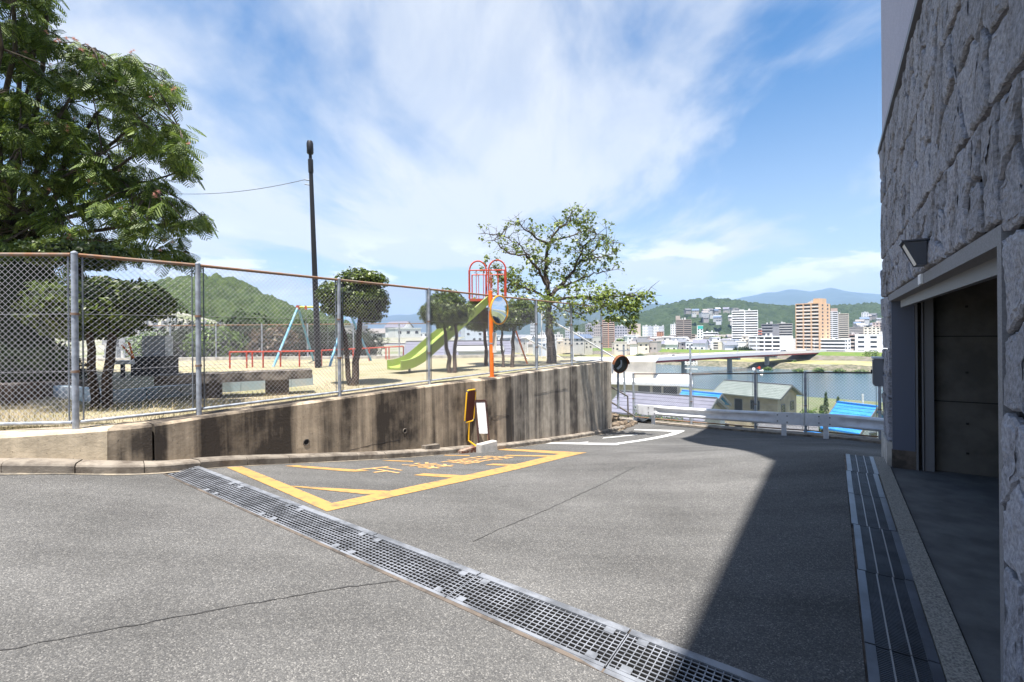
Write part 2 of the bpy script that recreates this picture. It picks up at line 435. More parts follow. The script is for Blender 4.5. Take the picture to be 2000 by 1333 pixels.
def build_road():
    vs = []; fs = []

    def patch(S, T, keep=lambda s, t: True):
        o = len(vs); nu, nv = S.shape
        for i in range(nu):
            for j in range(nv):
                p = st(S[i, j], T[i, j]); p.z = float(zg(p.x, p.y)); vs.append(tuple(p))
        for i in range(nu - 1):
            for j in range(nv - 1):
                if keep(S[i:i + 2, j:j + 2].mean(), T[i:i + 2, j:j + 2].mean()):
                    a = o + i * nv + j; fs.append((a, a + 1, a + nv + 1, a + nv))
    tl = np.concatenate([np.linspace(-18, -6.46, 24), np.linspace(-6.46, DT0 - .01, 28)[1:]])
    S, T = np.meshgrid(np.linspace(-12, TR0, 30), tl, indexing='ij'); patch(S, T)
    S, T = np.meshgrid(np.array([TR0, TR1]), np.linspace(-18, -6.46, 20), indexing='ij'); patch(S, T)
    tl = np.concatenate([np.linspace(-7.4, DT0 - .01, 34), np.linspace(DT0 - .01, 4.5, 12)[1:]])
    S = np.array([[TR1 + u * (s_end(t) - TR1) for t in tl] for u in np.linspace(0, 1, 80)]); T = np.tile(tl, (80, 1))
    patch(S, T, lambda s, t: t < DT0 or s > 8.25)
    me = bpy.data.meshes.new('road'); me.from_pydata(vs, [], fs); me.materials.append(ASPH)
    me.polygons.foreach_set('use_smooth', [True] * len(fs)); me.update()
    return struct(link('road', me))


ROAD = build_road()


def strip(pts, w, dz, name, m, parent, jit=0.0):
    """ground-hugging strip along world points, width w (or list)"""
    mb = MB(); L = []; n = len(pts)
    for i, p in enumerate(pts):
        d = (pts[min(i + 1, n - 1)] - pts[max(i - 1, 0)]); d.z = 0; d.normalize(); x = Vector((-d.y, d.x, 0)); ww = w[i] if isinstance(w, (list, tuple)) else w
        row = []
        for k in (-.5, .5):
            q = p + x * ww * k; q.z = float(zg(q.x, q.y)) + dz; row.append(q)
        L.append(row)
    vs = [q for r in L for q in r]; mb.add(vs, [(2 * i, 2 * i + 1, 2 * i + 3, 2 * i + 2) for i in range(n - 1)])
    return mb.build(name, m, parent, fix=False)


def poly_on_ground(pxs, dz=.005, sub=14):
    """quad given by 4 pixel corners laid on the ground as a fine grid"""
    c = [G(*p) for p in pxs]; vs = []
    for i in range(sub + 1):
        for j in range(3):
            u = i / sub; v = j / 2
            q = (c[0] * (1 - u) + c[1] * u) * (1 - v) + (c[3] * (1 - u) + c[2] * u) * v
            q.z = float(zg(q.x, q.y)) + dz; vs.append(q)
    return vs, [(i * 3 + j, i * 3 + j + 1, (i + 1) * 3 + j + 1, (i + 1) * 3 + j) for i in range(sub) for j in range(2)]


# cracks in the asphalt
CRACK = mat('crack_filler', (.035, .034, .034), .9)
for pts in ([(-60, 1282), (0, 1272), (120, 1248), (260, 1222), (420, 1192), (560, 1168), (680, 1147), (790, 1134)],
            [(925, 1058), (985, 1030), (1060, 1000), (1120, 972), (1180, 944), (1250, 908)]):
    w = []
    for (a, b) in zip(pts[:-1], pts[1:]):
        for k in range(8):
            u = k / 8; w.append(G(a[0] + (b[0] - a[0]) * u, a[1] + (b[1] - a[1]) * u))
    w = [p + Vector((random.uniform(-.008, .008), random.uniform(-.008, .008), 0)) for p in w]
    strip(w, [random.uniform(.004, .013) for _ in w], .003, 'crack', CRACK, ROAD)

# yellow no-parking zone: border, hatch bars, letters
zone = thing('no_parking_zone', 'yellow painted no parking zone with hatch bars beside the stained wall', 'road marking', G(800, 930))
for q in ([(443, 914), (638.5, 1000), (649, 984), (472, 912)], [(638.6, 999.9), (1146, 884.5), (1105, 885), (649.2, 983.6)],
          [(1112, 889), (1146, 885), (960, 876), (955, 878.5)],
          [(556, 911), (690, 922.5), (722, 920), (580, 909.5)], [(560, 950), (742, 969), (790, 961), (590, 951)],
          [(808, 929), (900, 935), (925, 930), (828, 925.5)], [(947, 909), (1020, 911.5), (1045, 908), (962, 906.5)],
          [(983, 891), (1080, 893), (1097, 890), (990, 889.5)], [(745, 900.5), (808, 903), (806, 901), (762, 899.8)], [(866, 890.5), (918, 891.5), (916, 889.8), (870, 889.3)]):
    vs, fs = poly_on_ground(q)
    MB().add(vs, fs).build('paint_bar', YELLOW, zone)
for ch, (px, py), sc in (('止', (752, 919.5), .62), ('禁', (838, 910), .68), ('車', (905, 902), .70), ('駐', (956, 895.5), .74)):
    cu = bpy.data.curves.new('letter', 'FONT'); cu.body = ch; cu.fill_mode = 'BOTH'; cu.offset = .004
    tmp = bpy.data.objects.new('letter', cu); COL.objects.link(tmp)
    me = bpy.data.meshes.new_from_object(tmp.evaluated_get(bpy.context.evaluated_depsgraph_get()))
    bpy.data.objects.remove(tmp)
    bm = bmesh.new(); bm.from_mesh(me); bmesh.ops.triangulate(bm, faces=bm.faces); bmesh.ops.subdivide_edges(bm, edges=[e for e in bm.edges if e.calc_length() > .2], cuts=2); bm.to_mesh(me); bm.free()
    c = G(px, py)
    for v in me.vertices:
        x = (v.co.x - .5) * sc * 1.0; y = (v.co.y - .38) * sc * 1.1
        q = c + Vector((-DX, -DY, 0)) * x + Vector((NX, NY, 0)) * y
        v.co = (q.x, q.y, float(zg(q.x, q.y)) + .006)
    me.materials.clear(); me.materials.append(LETTER); link('letter', me, zone)
# white bay
bay = thing('parking_bay', 'white painted parking bay outline near the guardrail', 'road marking', G(1200, 860))
for q in ([(1065, 867), (1205, 870), (1215, 866.5), (1080, 864.8)], [(1195, 870), (1338, 842), (1322, 841.8), (1192, 867.4)],
          [(1322, 844), (1338, 841.2), (1240, 839), (1238, 840.6)], [(1176, 857.2), (1212, 853.8), (1214, 852), (1180, 855)], [(1210, 853.6), (1245, 850.2), (1246, 848.8), (1212, 852)], [(1130, 866.4), (1148, 864.6), (1150, 863.2), (1134, 864.6)]):
    vs, fs = poly_on_ground(q); MB().add(vs, fs).build('paint_bar', WPAINT, bay)

# ------------------------------------------------------------------ kerb along the wall
KERB = struct(bpy.data.objects.new('kerb', None)); COL.objects.link(KERB)
kpx = [(-330, 932), (-150, 928), (0, 925), (120, 926), (215, 927), (300, 926), (440, 912.5), (640, 902.5), (780, 895), (906, 884.5), (975, 879), (1050, 868.5), (1125, 857), (1197, 844), (1222, 838)]
kw = [G(*p) for p in kpx]; KL = [kw[0]]
for a, b in zip(kw[:-1], kw[1:]):
    n = max(1, int((b - a).length / .06))
    for i in range(1, n + 1): KL.append(a.lerp(b, i / n))
for _ in range(12):   # ease the bend
    KL = [KL[0]] + [(KL[i - 1] + KL[i] * 2 + KL[i + 1]) / 4 for i in range(1, len(KL) - 1)] + [KL[-1]]
cum = [0]
for a, b in zip(KL[:-1], KL[1:]): cum.append(cum[-1] + (b - a).length)


def kerb_at(u):
    i = int(np.clip(np.searchsorted(cum, u) - 1, 0, len(KL) - 2)); f = (u - cum[i]) / (cum[i + 1] - cum[i]); p = KL[i].lerp(KL[i + 1], f)
    d = KL[min(i + 4, len(KL) - 1)] - KL[max(i - 4, 0)]; d.z = 0; d.normalize(); nn = Vector((-d.y, d.x, 0))   # nn points to the wall
    return p, nn


u = 0.0; KEND = cum[-1]; random.seed(3)
while u < KEND - .1:
    L = min(.6, KEND - u); mb = MB(); rows = []
    h = .108 + random.uniform(-.006, .006); inset = random.uniform(0, .01)
    for k in range(5):
        p, nn = kerb_at(u + .004 + (L - .008) * k / 4); z0 = float(zg(p.x, p.y))
        prof = [(inset, -.08), (inset, h - .03), (inset + .012, h - .012), (inset + .035, h), (.205, h + .004), (.205, -.08)]
        rows.append([p + nn * a + Vector((0, 0, z0 - p.z + b)) for a, b in prof])
    vs = [q for r in rows for q in r]; m = 6
    fs = [(i * m + j, i * m + (j + 1) % m, (i + 1) * m + (j + 1) % m, (i + 1) * m + j) for i in range(4) for j in range(m)] + [tuple(range(m)), tuple(4 * m + j for j in range(m - 1, -1, -1))]
    mb.add(vs, fs).build('kerb_stone', KERBC, KERB, fix=True)
    u += L

# ------------------------------------------------------------------ retaining wall
WT = .47
wall = thing('retaining_wall', 'long stained concrete retaining wall below the chain link fence', 'wall', st(9, -6.9, -1.2))


def u_at_px(px):                  # kerb arclength whose wall face shows at pixel column px
    best = min(range(0, len(KL)), key=lambda i: abs((kerb_at(cum[i])[0] + kerb_at(cum[i])[1] * .2).x / max(.1, (kerb_at(cum[i])[0] + kerb_at(cum[i])[1] * .2).y) * F + 1000 - px))
    return cum[best]


UA, UB, UC, UD = u_at_px(212), u_at_px(299), u_at_px(997), u_at_px(1193)


def wall_panel(u0, u1, m, lip=0.0, n=None):
    n = n or max(2, int((u1 - u0) / .3)); rows = []
    for k in range(n + 1):
        p, nn = kerb_at(u0 + (u1 - u0) * k / n); z0 = float(zg(p.x, p.y)) - .1
        b = p + nn * (.2 + lip); rows.append([Vector((*(b - nn * .02).xy, z0)), Vector((*b.xy, WT - .025)), Vector((*(b + nn * .025).xy, WT)), Vector((*(b + nn * .42).xy, WT)), Vector((*(b + nn * .42).xy, z0))])
    k = 5; vs = [q for r in rows for q in r]
    fs = [(i * k + j, i * k + (j + 1) % k, (i + 1) * k + (j + 1) % k, (i + 1) * k + j) for i in range(n) for j in range(k)] + [tuple(range(k)), tuple(n * k + j for j in range(k - 1, -1, -1))]
    return MB().add(vs, fs).build('wall_panel', m, wall, fix=True)


WALLC2 = wall_concrete('lightly_stained_concrete', (.48, .40, .29), (.10, .08, .06), .55, .68)
WALLC3 = wall_concrete('grey_stained_concrete', (.46, .395, .315), (.065, .052, .042), .43, .57)
wall_panel(0.02, UA - .004, WALLC2, n=14); wall_panel(UA + .004, UB - .02, WALLC, lip=.004, n=4); wall_panel(UB + .02, UC - .006, WALLC); wall_panel(UC + .006, UD, WALLC3, lip=-.004)
for px, py, r in ((598, 864, .048), (790, 842, .042), (1023, 806, .036), (1093, 807, .036), (1152, 812, .036)):
    uu = u_at_px(px); p, nn = kerb_at(uu); b = p + nn * .2; D = b.y; z = at(px, py, D).z
    c = Vector((b.x, b.y, z)); x = nn.cross(Vector((0, 0, 1)))
    ring = [c + (x * math.cos(a) + Vector((0, 0, 1)) * math.sin(a)) * r for a in np.linspace(0, 2 * math.pi, 15)[:-1]]
    pipe = MB().tube([q - nn * .012 for q in ring], .009, 6, closed=True).build('weep_pipe', KERBC, wall, smooth=True)
    MB().add([q - nn * .014 for q in ring], [tuple(range(14))]).build('weep_hole', DARK, pipe)

def wall_line(pxs, r=.004):
    pts = []
    for (a, b) in zip(pxs[:-1], pxs[1:]):
        for i in range(6):
            x = a[0] + (b[0] - a[0]) * i / 6; y = a[1] + (b[1] - a[1]) * i / 6 + random.uniform(-.8, .8); p, nn = kerb_at(u_at_px(x)); q = p + nn * .186; w_ = at(x, y, q.y); pts.append(Vector((q.x, q.y, w_.z)))
    return MB().tube(pts, [random.uniform(.4, 1.3) * r for _ in pts], 4).build('wall_crack', CRACK, wall)


wall_line([(1042, 771), (1075, 764), (1112, 759)]); wall_line([(1022, 850), (1060, 840), (1110, 828), (1160, 822), (1194, 812)], .006); wall_line([(680, 880), (730, 868), (790, 858)], .005); wall_line([(955, 815), (975, 812), (996, 810)])
DUST = mat('gutter_dust', (.27, .23, .175), .95, col2=(.13, .115, .095), scale=9, lo=.4, hi=.6)
dpts = []; dw = []
uu = .1
while uu < KEND - .1:
    p, nn = kerb_at(uu); k = float(vnoise(uu * 2.3, 1.0, 4)); dpts.append(p - nn * (.012 + .03 * k)); dw.append(.02 + .085 * k); uu += .09
strip(dpts, dw, .0045, 'gutter_dust', DUST, ROAD)

# ------------------------------------------------------------------ cross drain
drain = struct(bpy.data.objects.new('drain_channel', None)); COL.objects.link(drain)
TA, TB = -6.44, DT0 - .02
sc_ = .5 * (TR0 + TR1)


def zt(s, t):
    p = st(s, t); return float(zg(p.x, p.y))


ZD = lambda t: zt(sc_, t)
mb = MB(); N = 12; tt = np.linspace(TA, TB, N + 1)
for a, b in zip(tt[:-1], tt[1:]):
    for s0, s1 in ((TR0 - .0, TR0 + .03), (TR1 - .03, TR1 + .0)):
        vs = [st(s, t, zt(s, t) + dz) for dz in (-.34, .004) for s, t in ((s0, a), (s0, b), (s1, b), (s1, a))]; mb.hexa(vs[:4], vs[4:])
    vs = [st(s, t, zt(s, t) + dz) for dz in (-.40, -.33) for s, t in ((TR0, a), (TR0, b), (TR1, b), (TR1, a))]; mb.hexa(vs[:4], vs[4:])
mb.build('channel_wall', CONCD, drain, fix=True)
SILT = mat('drain_silt', (.018, .016, .014), .95, col2=(.12, .10, .07), scale=3, lo=.60, hi=.70)
mb = MB()
for a, b in zip(tt[:-1], tt[1:]):
    mb.quad(*[st(s, t, zt(s, t) - .325) for s, t in ((TR0 + .045, a), (TR0 + .045, b), (TR1 - .045, b), (TR1 - .045, a))])
mb.build('silt', SILT, drain, fix=True)
GRSHADE = mat('shaded_grate_steel', (.022, .021, .020), .9)  # near-black shade painted into the bar sides so the openings read dark
GFRAME = mat('grate_frame_steel', (.17, .18, .20), .55, var=.35, scale=5, metal=.2)
GRATE = mat('lit_grate_steel', (.24, .25, .275), .5, var=.3, scale=6, metal=.3)  # lighter steel painted for the lit tops of the same bars
panel_len = (TB - TA) / 6
where = ['nearest the building', 'second from the building', 'third from the building', 'third from the wall', 'second from the wall', 'nearest the retaining wall']
for i in range(6):
    a = TB - i * panel_len - .006; b = TB - (i + 1) * panel_len + .006; z = lambda t: ZD(t) + .008
    gp = thing('steel_grate', 'galvanised steel grid grate of the cross drain, ' + where[i], 'drain grate', st(sc_, (a + b) / 2, z((a + b) / 2)), group='grates of the cross drain')
    mb = MB(); e0, e1 = TR0 + .05, TR1 - .05
    tp = MB()
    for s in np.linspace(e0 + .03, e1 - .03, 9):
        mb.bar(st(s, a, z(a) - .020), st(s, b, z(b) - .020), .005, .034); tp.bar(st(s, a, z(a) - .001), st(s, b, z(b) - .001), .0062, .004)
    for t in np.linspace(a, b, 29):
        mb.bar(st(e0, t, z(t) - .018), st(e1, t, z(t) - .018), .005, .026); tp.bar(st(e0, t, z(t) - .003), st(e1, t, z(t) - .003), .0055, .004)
    stuff(mb.build('bar_grid', GRSHADE, gp)); stuff(tp.build('lit_bar_tops', GRATE, gp))
    for s in (e0 - .005, e1 + .005):
        MB().bar(st(s, a, z(a) - .02), st(s, b, z(b) - .02), .024, .05).build('side_angle', GFRAME, gp)
    for s in (e0 + .035, e1 - .035):
        for t in (a - .09, b + .09):
            MB().bar(st(s, t - .03, z(t) + .003), st(s, t + .03, z(t) + .003), .05, .004).build('clip_plate', GFRAME, gp)
    MB().bar(st(TR0 + .018, a, z(a) - .008), st(TR0 + .018, b, z(b) - .008), .034, .02).build('frame_angle', GFRAME, gp)
    MB().bar(st(TR1 - .018, a, z(a) - .008), st(TR1 - .018, b, z(b) - .008), .034, .02).build('frame_angle', GFRAME, gp)

# drain along the building
side = struct(bpy.data.objects.new('side_drain_channel', None)); COL.objects.link(side)
MB().stbox(-.5, 8.28, DT0 - .012, DT0 + .02, -.55, -.262).stbox(-.5, 8.28, DT1 - .02, DT1, -.55, -.262).stbox(-.5, 8.28, DT0, DT1, -.6, -.5).build('channel_wall', CONCD, side, fix=True)
SLAT = mat('grate_slats', (.07, .08, .10), .45, var=.2, scale=4, metal=.6)
EDGE = mat('grate_edge', (.095, .105, .13), .35, var=.25, scale=2.5, metal=.6)
TWI = mat('bright_rod', (.24, .24, .25), .4, metal=.4)
ord_ = ['nearest the camera', 'second from the camera', 'third from the camera', 'fourth from the camera', 'fourth from the far end', 'third from the far end', 'second from the far end', 'at the far end by the pier']
for i in range(8):
    a = .35 + i * .985; b = a + .972; off = random.uniform(-.008, .008); z = -.252
    gp = thing('slotted_grate', 'dark slotted steel grate along the garage kerb, ' + ord_[i], 'drain grate', st((a + b) / 2, .3, z), group='slotted grates along the garage')
    mb = MB()
    for s in np.arange(a + .006, b, .0165): mb.stbox(s - .0035, s + .0035, DT0 + .05 + off, DT1 - .05 + off, z - .03, z)
    stuff(mb.build('slats', SLAT, gp))
    for t in (DT0 + .027 + off, DT1 - .027 + off): MB().stbox(a, b, t - .024, t + .024, z - .032, z + .006).build('edge_bar', EDGE, gp)
    for t in (DT0 + .117 + off, DT1 - .117 + off): MB().stbox(a, b, t - .004, t + .004, z - .012, z + .005).build('rod', TWI, gp)
for i, (a, b) in enumerate(((-.5, 2.4), (2.41, 5.3), (5.31, 8.2))):
    kb = MB().stbox(a, b, DT1 + .002, .60, -.6, -.238 + .002 * i).build('garage_kerb', mat('exposed_aggregate', (.30, .28, .24), .9, col2=(.12, .11, .10), scale=95, lo=.42, hi=.6, bump=.5, bscale=150), None, fix=True)
    struct(kb)

# ================================================================== the building on the near side
BT = .635; BS = 8.59; OPN0, OPN1 = 2.93, 7.74; LZ = 1.867; TRIM = 4.05; BH = 14.6
GRAN = mat('grey_granite', (.36, .36, .40), .85, col2=(.18, .18, .20), scale=45, lo=.35, hi=.65, bump=.9, bscale=70, bdist=.015)
def vary_by_object(m, amt):
    nt = m.node_tree; n = nt.nodes; l = nt.links; b = n['Principled BSDF']; src = b.inputs['Base Color'].links[0].from_socket
    oi = n.new('ShaderNodeObjectInfo'); mr = n.new('ShaderNodeMapRange'); mr.inputs['To Min'].default_value = 1 - amt; mr.inputs['To Max'].default_value = 1 + amt; l.new(oi.outputs['Random'], mr.inputs['Value'])
    vm = n.new('ShaderNodeVectorMath'); vm.operation = 'SCALE'; l.new(src, vm.inputs[0]); l.new(mr.outputs[0], vm.inputs['Scale']); l.new(vm.outputs[0], b.inputs['Base Color'])


vary_by_object(GRAN, .20); vary_by_object(KERBC, .18)
MORT = mat('recess_mortar', (.035, .035, .037), .9)
GTRIM = mat('smooth_granite', (.20, .20, .215), .75, col2=(.13, .13, .14), scale=90, lo=.35, hi=.65)
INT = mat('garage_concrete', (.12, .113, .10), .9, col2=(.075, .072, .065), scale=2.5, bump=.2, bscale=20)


def tile_mat():
    m = bpy.data.materials.new('small_wall_tiles'); m.use_nodes = True; nt = m.node_tree; n = nt.nodes; l = nt.links; b = n['Principled BSDF']
    tc = n.new('ShaderNodeTexCoord'); mp = n.new('ShaderNodeMapping'); mp.inputs['Rotation'].default_value = (0, 0, -math.atan2(DY, DX)); l.new(tc.outputs['Object'], mp.inputs[0])
    sx = n.new('ShaderNodeSeparateXYZ'); l.new(mp.outputs[0], sx.inputs[0]); cb = n.new('ShaderNodeCombineXYZ'); l.new(sx.outputs[0], cb.inputs[0]); l.new(sx.outputs[2], cb.inputs[1])
    br = n.new('ShaderNodeTexBrick'); br.inputs['Scale'].default_value = 1; br.offset = 0; br.inputs['Brick Width'].default_value = .1; br.inputs['Row Height'].default_value = .053; br.inputs['Mortar Size'].default_value = .004
    br.inputs['Color1'].default_value = (.30, .27, .34, 1); br.inputs['Color2'].default_value = (.34, .31, .38, 1); br.inputs['Mortar'].default_value = (.17, .16, .19, 1)
    l.new(cb.outputs[0], br.inputs['Vector']); l.new(br.outputs['Color'], b.inputs['Base Color']); b.inputs['Roughness'].default_value = .5
    bp = n.new('ShaderNodeBump'); bp.inputs['Distance'].default_value = .003; bp.inputs['Strength'].default_value = .6; bp.invert = True; l.new(br.outputs['Fac'], bp.inputs['Height']); l.new(bp.outputs[0], b.inputs['Normal'])
    return m


TILE = tile_mat()
bld = thing('apartment_building', 'grey stone clad building with open dark garage and tiled upper wall', 'building', st(5, 4, -.25))
MB().stbox(-6, BS, BT + .02, 10, 2.35, TRIM + .02).stbox(-6, OPN0 - .02, BT + .02, 10, -.6, 2.36).stbox(OPN1 + .02, BS, BT + .02, BT + .25, -2.5, 2.36).stbox(OPN1 + .16, BS, BT + .24, 10, -2.5, 2.36).stbox(OPN0 - .03, OPN1 + .03, BT + .02, BT + .3, LZ + .06, 2.36).stbox(OPN0 - .05, OPN1 + .2, 7, 10, -.6, 2.36).build('core', MORT, bld, fix=True)
upper = MB().stbox(-6, BS + .03, BT - .02, 10, TRIM + .06, BH).build('upper_wall', TILE, bld, fix=True)
MB().stbox(-6, BS + .07, BT - .07, 10.05, TRIM - .005, TRIM + .058).build('drip_trim', mat('dark_trim', (.10, .10, .115), .5), upper, fix=True)
MB().stbox(OPN0, OPN1, BT - .03, BT + .3, LZ, LZ + .085).stbox(OPN0 - .065, OPN0, BT - .03, BT + .3, -.25, LZ + .085).build('opening_surround', GTRIM, bld, fix=True)
mbr = MB(); mbr.prism([st(4.0, BT - .02, BH - .4), st(10.4, -2.3, BH - .4), st(16.5, -2.3, BH - .4), st(16.5, 9, BH - .4), st(4.0, 9, BH - .4)], (0, 0, .41)); mbr.build('unseen_shadow_slab', GTRIM, bld, fix=True)  # unseen slab added above the view to shape the shadow on the drive
# garage inside
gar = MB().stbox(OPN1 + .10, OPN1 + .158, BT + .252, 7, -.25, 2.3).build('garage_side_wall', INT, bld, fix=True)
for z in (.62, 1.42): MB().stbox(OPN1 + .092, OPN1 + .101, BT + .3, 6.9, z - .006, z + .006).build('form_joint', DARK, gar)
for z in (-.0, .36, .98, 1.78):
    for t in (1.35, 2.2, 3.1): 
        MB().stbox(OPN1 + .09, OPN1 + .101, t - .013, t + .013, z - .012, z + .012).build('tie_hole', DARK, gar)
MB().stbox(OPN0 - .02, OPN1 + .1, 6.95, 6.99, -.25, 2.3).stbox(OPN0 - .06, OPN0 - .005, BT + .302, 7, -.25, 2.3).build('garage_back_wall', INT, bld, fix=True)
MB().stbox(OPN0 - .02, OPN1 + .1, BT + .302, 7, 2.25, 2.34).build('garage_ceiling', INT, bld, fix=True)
MB().stbox(OPN0, OPN1 - .3, BT + .06, BT + .10, LZ - .09, LZ).stbox(OPN0, OPN1 - .3, BT + .14, BT + .17, LZ - .05, LZ + .01).stbox(OPN0, OPN1 - .3, BT + .2, BT + .23, LZ - .02, LZ + .03).build('shutter_rail', mat('rail_grey', (.10, .10, .11), .5), bld, fix=True)
JAMB = mat('bluegrey_steel', (.10, .115, .16), .45)
MB().stbox(OPN1 - .02, OPN1 + .018, BT - .005, BT + .22, -.02, LZ + .003).build('jamb_panel', JAMB, bld, fix=True)
MB().stbox(OPN1 - .028, OPN1 + .018, BT - .012, BT + .225, -.25, -.02).build('jamb_base', CONCD, bld, fix=True)
MB().stbox(OPN1 - .04, OPN1 + .09, BT + .225, BT + .245, -.25, 2.2).stbox(OPN1 - .02, OPN1 + .1, BT + .285, BT + .30, -.25, 2.2).stbox(OPN1 + .0, OPN1 + .1, BT + .31, BT + .40, -.25, 2.2).build('shutter_guide', mat('guide_grey', (.16, .16, .17), .5), bld, fix=True)
MB().stbox(OPN1 + .022, BS + .03, BT - .06, BT + .02, -2.2, .06).build('pier_plinth', CONC, bld, fix=True)
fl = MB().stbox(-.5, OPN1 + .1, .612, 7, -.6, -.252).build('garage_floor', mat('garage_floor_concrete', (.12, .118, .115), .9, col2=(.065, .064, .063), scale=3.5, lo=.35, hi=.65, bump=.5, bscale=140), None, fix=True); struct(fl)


# split-face stones: irregular cells within each course
def clip(poly, p, nrm):
    out = []
    for i in range(len(poly)):
        a, b = poly[i], poly[(i + 1) % len(poly)]; da = (a[0] - p[0]) * nrm[0] + (a[1] - p[1]) * nrm[1]; db = (b[0] - p[0]) * nrm[0] + (b[1] - p[1]) * nrm[1]
        if da <= 0: out.append(a)
        if da * db < 0:
            f = da / (da - db); out.append((a[0] + (b[0] - a[0]) * f, a[1] + (b[1] - a[1]) * f))
    return out


def stones(s0, s1, z0, z1, rnd, cw=.27, ch=.36):
    nx = max(1, round((s1 - s0) / cw)); nz = max(1, round((z1 - z0) / ch)); seeds = []
    for i in range(nx):
        for j in range(nz):
            seeds.append((s0 + (i + rnd.uniform(.08, .92)) * (s1 - s0) / nx, z0 + (j + rnd.uniform(.1, .9)) * (z1 - z0) / nz))
    for k, a in enumerate(seeds):
        poly = [(s0, z0), (s1, z0), (s1, z1), (s0, z1)]
        for q, b in enumerate(seeds):
            if q == k: continue
            # skewed metric gives slanting joints
            mx, mz = (a[0] + b[0]) / 2, (a[1] + b[1]) / 2; dx, dz = b[0] - a[0], b[1] - a[1]
            poly = clip(poly, (mx, mz), (dx * 1.5 + dz * .35, dz * .8 + dx * .35))
            if len(poly) < 3: break
        if len(poly) >= 3: stone(poly, rnd)


def stone(poly, rnd):
    c = (sum(p[0] for p in poly) / len(poly), sum(p[1] for p in poly) / len(poly)); pts = []
    for a, b in zip(poly, poly[1:] + poly[:1]):
        L = math.hypot(b[0] - a[0], b[1] - a[1]); n = max(1, int(L / .035)); nx, nz = (b[1] - a[1]) / max(L, 1e-6), -(b[0] - a[0]) / max(L, 1e-6); ph = rnd.uniform(0, 6)
        for i in range(n):
            f = i / n; w = (.010 * math.sin(f * L * 17 + ph) + .006 * math.sin(f * L * 47 + ph * 2) + rnd.uniform(-.004, .004)) if i else 0
            pts.append((a[0] + (b[0] - a[0]) * f + nx * w, a[1] + (b[1] - a[1]) * f + nz * w))
    n = len(pts)
    if n < 6: return
    tilt = (rnd.uniform(-.05, .05), rnd.uniform(-.03, .03)); h = rnd.uniform(.034, .052) if c[0] > 3 else rnd.uniform(.03, .042); rows = []
    gap = rnd.uniform(.010, .026)
    for ins, dep in ((gap, -.01), (gap, .72), (gap + .010, .95), (gap + .034, 1.0)):
        row = []
        for (x, z) in pts:
            r = math.hypot(x - c[0], z - c[1]); f = max(.2, 1 - ins / max(r, .02)); X = c[0] + (x - c[0]) * f; Z = c[1] + (z - c[1]) * f
            d = h * dep + ((rnd.uniform(-.005, .004) + tilt[0] * (X - c[0]) + tilt[1] * (Z - c[1])) if dep > .5 else 0)
            row.append(st(X, BT - max(.0, d), Z))
        rows.append(row)
    for f0 in (.66, .36):
        row = []
        for (x, z) in pts:
            X = c[0] + (x - c[0]) * f0; Z = c[1] + (z - c[1]) * f0
            row.append(st(X, BT - (h + .010 * (float(vnoise(X * 9, Z * 5, 5)) - .5) + .012 * (float(vnoise(X * 31, Z * 17, 9)) - .5) + rnd.uniform(-.003, .003) + tilt[0] * (X - c[0]) + tilt[1] * (Z - c[1])), Z))
        rows.append(row)
    vs = [q for r in rows for q in r] + [st(c[0], BT - h * 1.05, c[1])]; m = len(rows)
    fs = [(i * n + j, i * n + (j + 1) % n, (i + 1) * n + (j + 1) % n, (i + 1) * n + j) for i in range(m - 1) for j in range(n)] + [((m - 1) * n + j, (m - 1) * n + (j + 1) % n, m * n) for j in range(n)]
    MB().add(vs, fs).build('facing_stone', GRAN, bld, fix=False)


rs = random.Random(11)
stones(OPN0 - .06, BS, LZ + .09, 2.5, rs); stones(-.2, BS, 2.505, 3.3, rs); stones(-.2, BS, 3.305, TRIM - .01, rs)
for a, b in ((-.2, .62), (.625, 1.25), (1.255, LZ + .09)): stones(OPN1 + .03, BS, max(a, .065), b, rs)
for a, b in ((-.25, .5), (.505, 1.15), (1.155, 1.9), (1.905, 2.5)): stones(-.2, OPN0 - .066, a, b, rs)
# end face of the pier: a few stones seen on the edge come from the courses above
# wall lamp
LS, LZc = 4.72, 2.075
lampw = thing('wall_lamp', 'dark wedge shaped wall lamp above the garage opening', 'wall lamp', st(LS, BT - .05, LZc))
SL = mat('lamp_slate', (.045, .05, .066), .4)
def wp(s, t, z): return st(LS + s * .8, BT - .05 - t * .8, LZc + z * .8)
MB().add([wp(-.12, 0, .11), wp(.12, 0, .11), wp(.12, .17, .11), wp(-.12, .17, .11), wp(-.11, 0, -.11), wp(.11, 0, -.11), wp(.11, .07, -.11), wp(-.11, .07, -.11)], [(0, 1, 2, 3), (0, 4, 5, 1), (0, 3, 7, 4), (1, 5, 6, 2), (4, 7, 6, 5)]).build('hood', SL, lampw, fix=True)
MB().add([wp(-.105, .155, .10), wp(.105, .155, .10), wp(.105, .068, -.10), wp(-.105, .068, -.10)], [(0, 1, 2, 3)]).build('lens', mat('frosted_lens', (.45, .45, .45), .35), lampw)
MB().stbox(LS - .105, LS + .105, BT - .195, BT - .04, LZc + .092, LZc + .104).build('cap', SL, lampw, fix=True)
pl = thing('number_plate', 'small white plate on the garage lintel', 'plate', st(5.04, BT - .03, 1.91))
MB().stbox(4.97, 5.11, BT - .046, BT - .031, 1.872, 1.95).build('plate', WHITE, pl, fix=True)
MB().stbox(4.985, 5.095, BT - .048, BT - .0465, 1.885, 1.937).build('sticker', mat('plate_grey', (.55, .55, .58), .6, col2=(.72, .72, .74), scale=40), pl, fix=True)
bx = thing('meter_box', 'grey metal utility box fixed at the far corner of the stone wall', 'utility box', st(8.35, .5, .85))
MB().stbox(8.33, 8.57, BT - .15, BT - .05, .72, 1.10).build('case', mat('box_grey', (.13, .14, .165), .45), bx, fix=True)
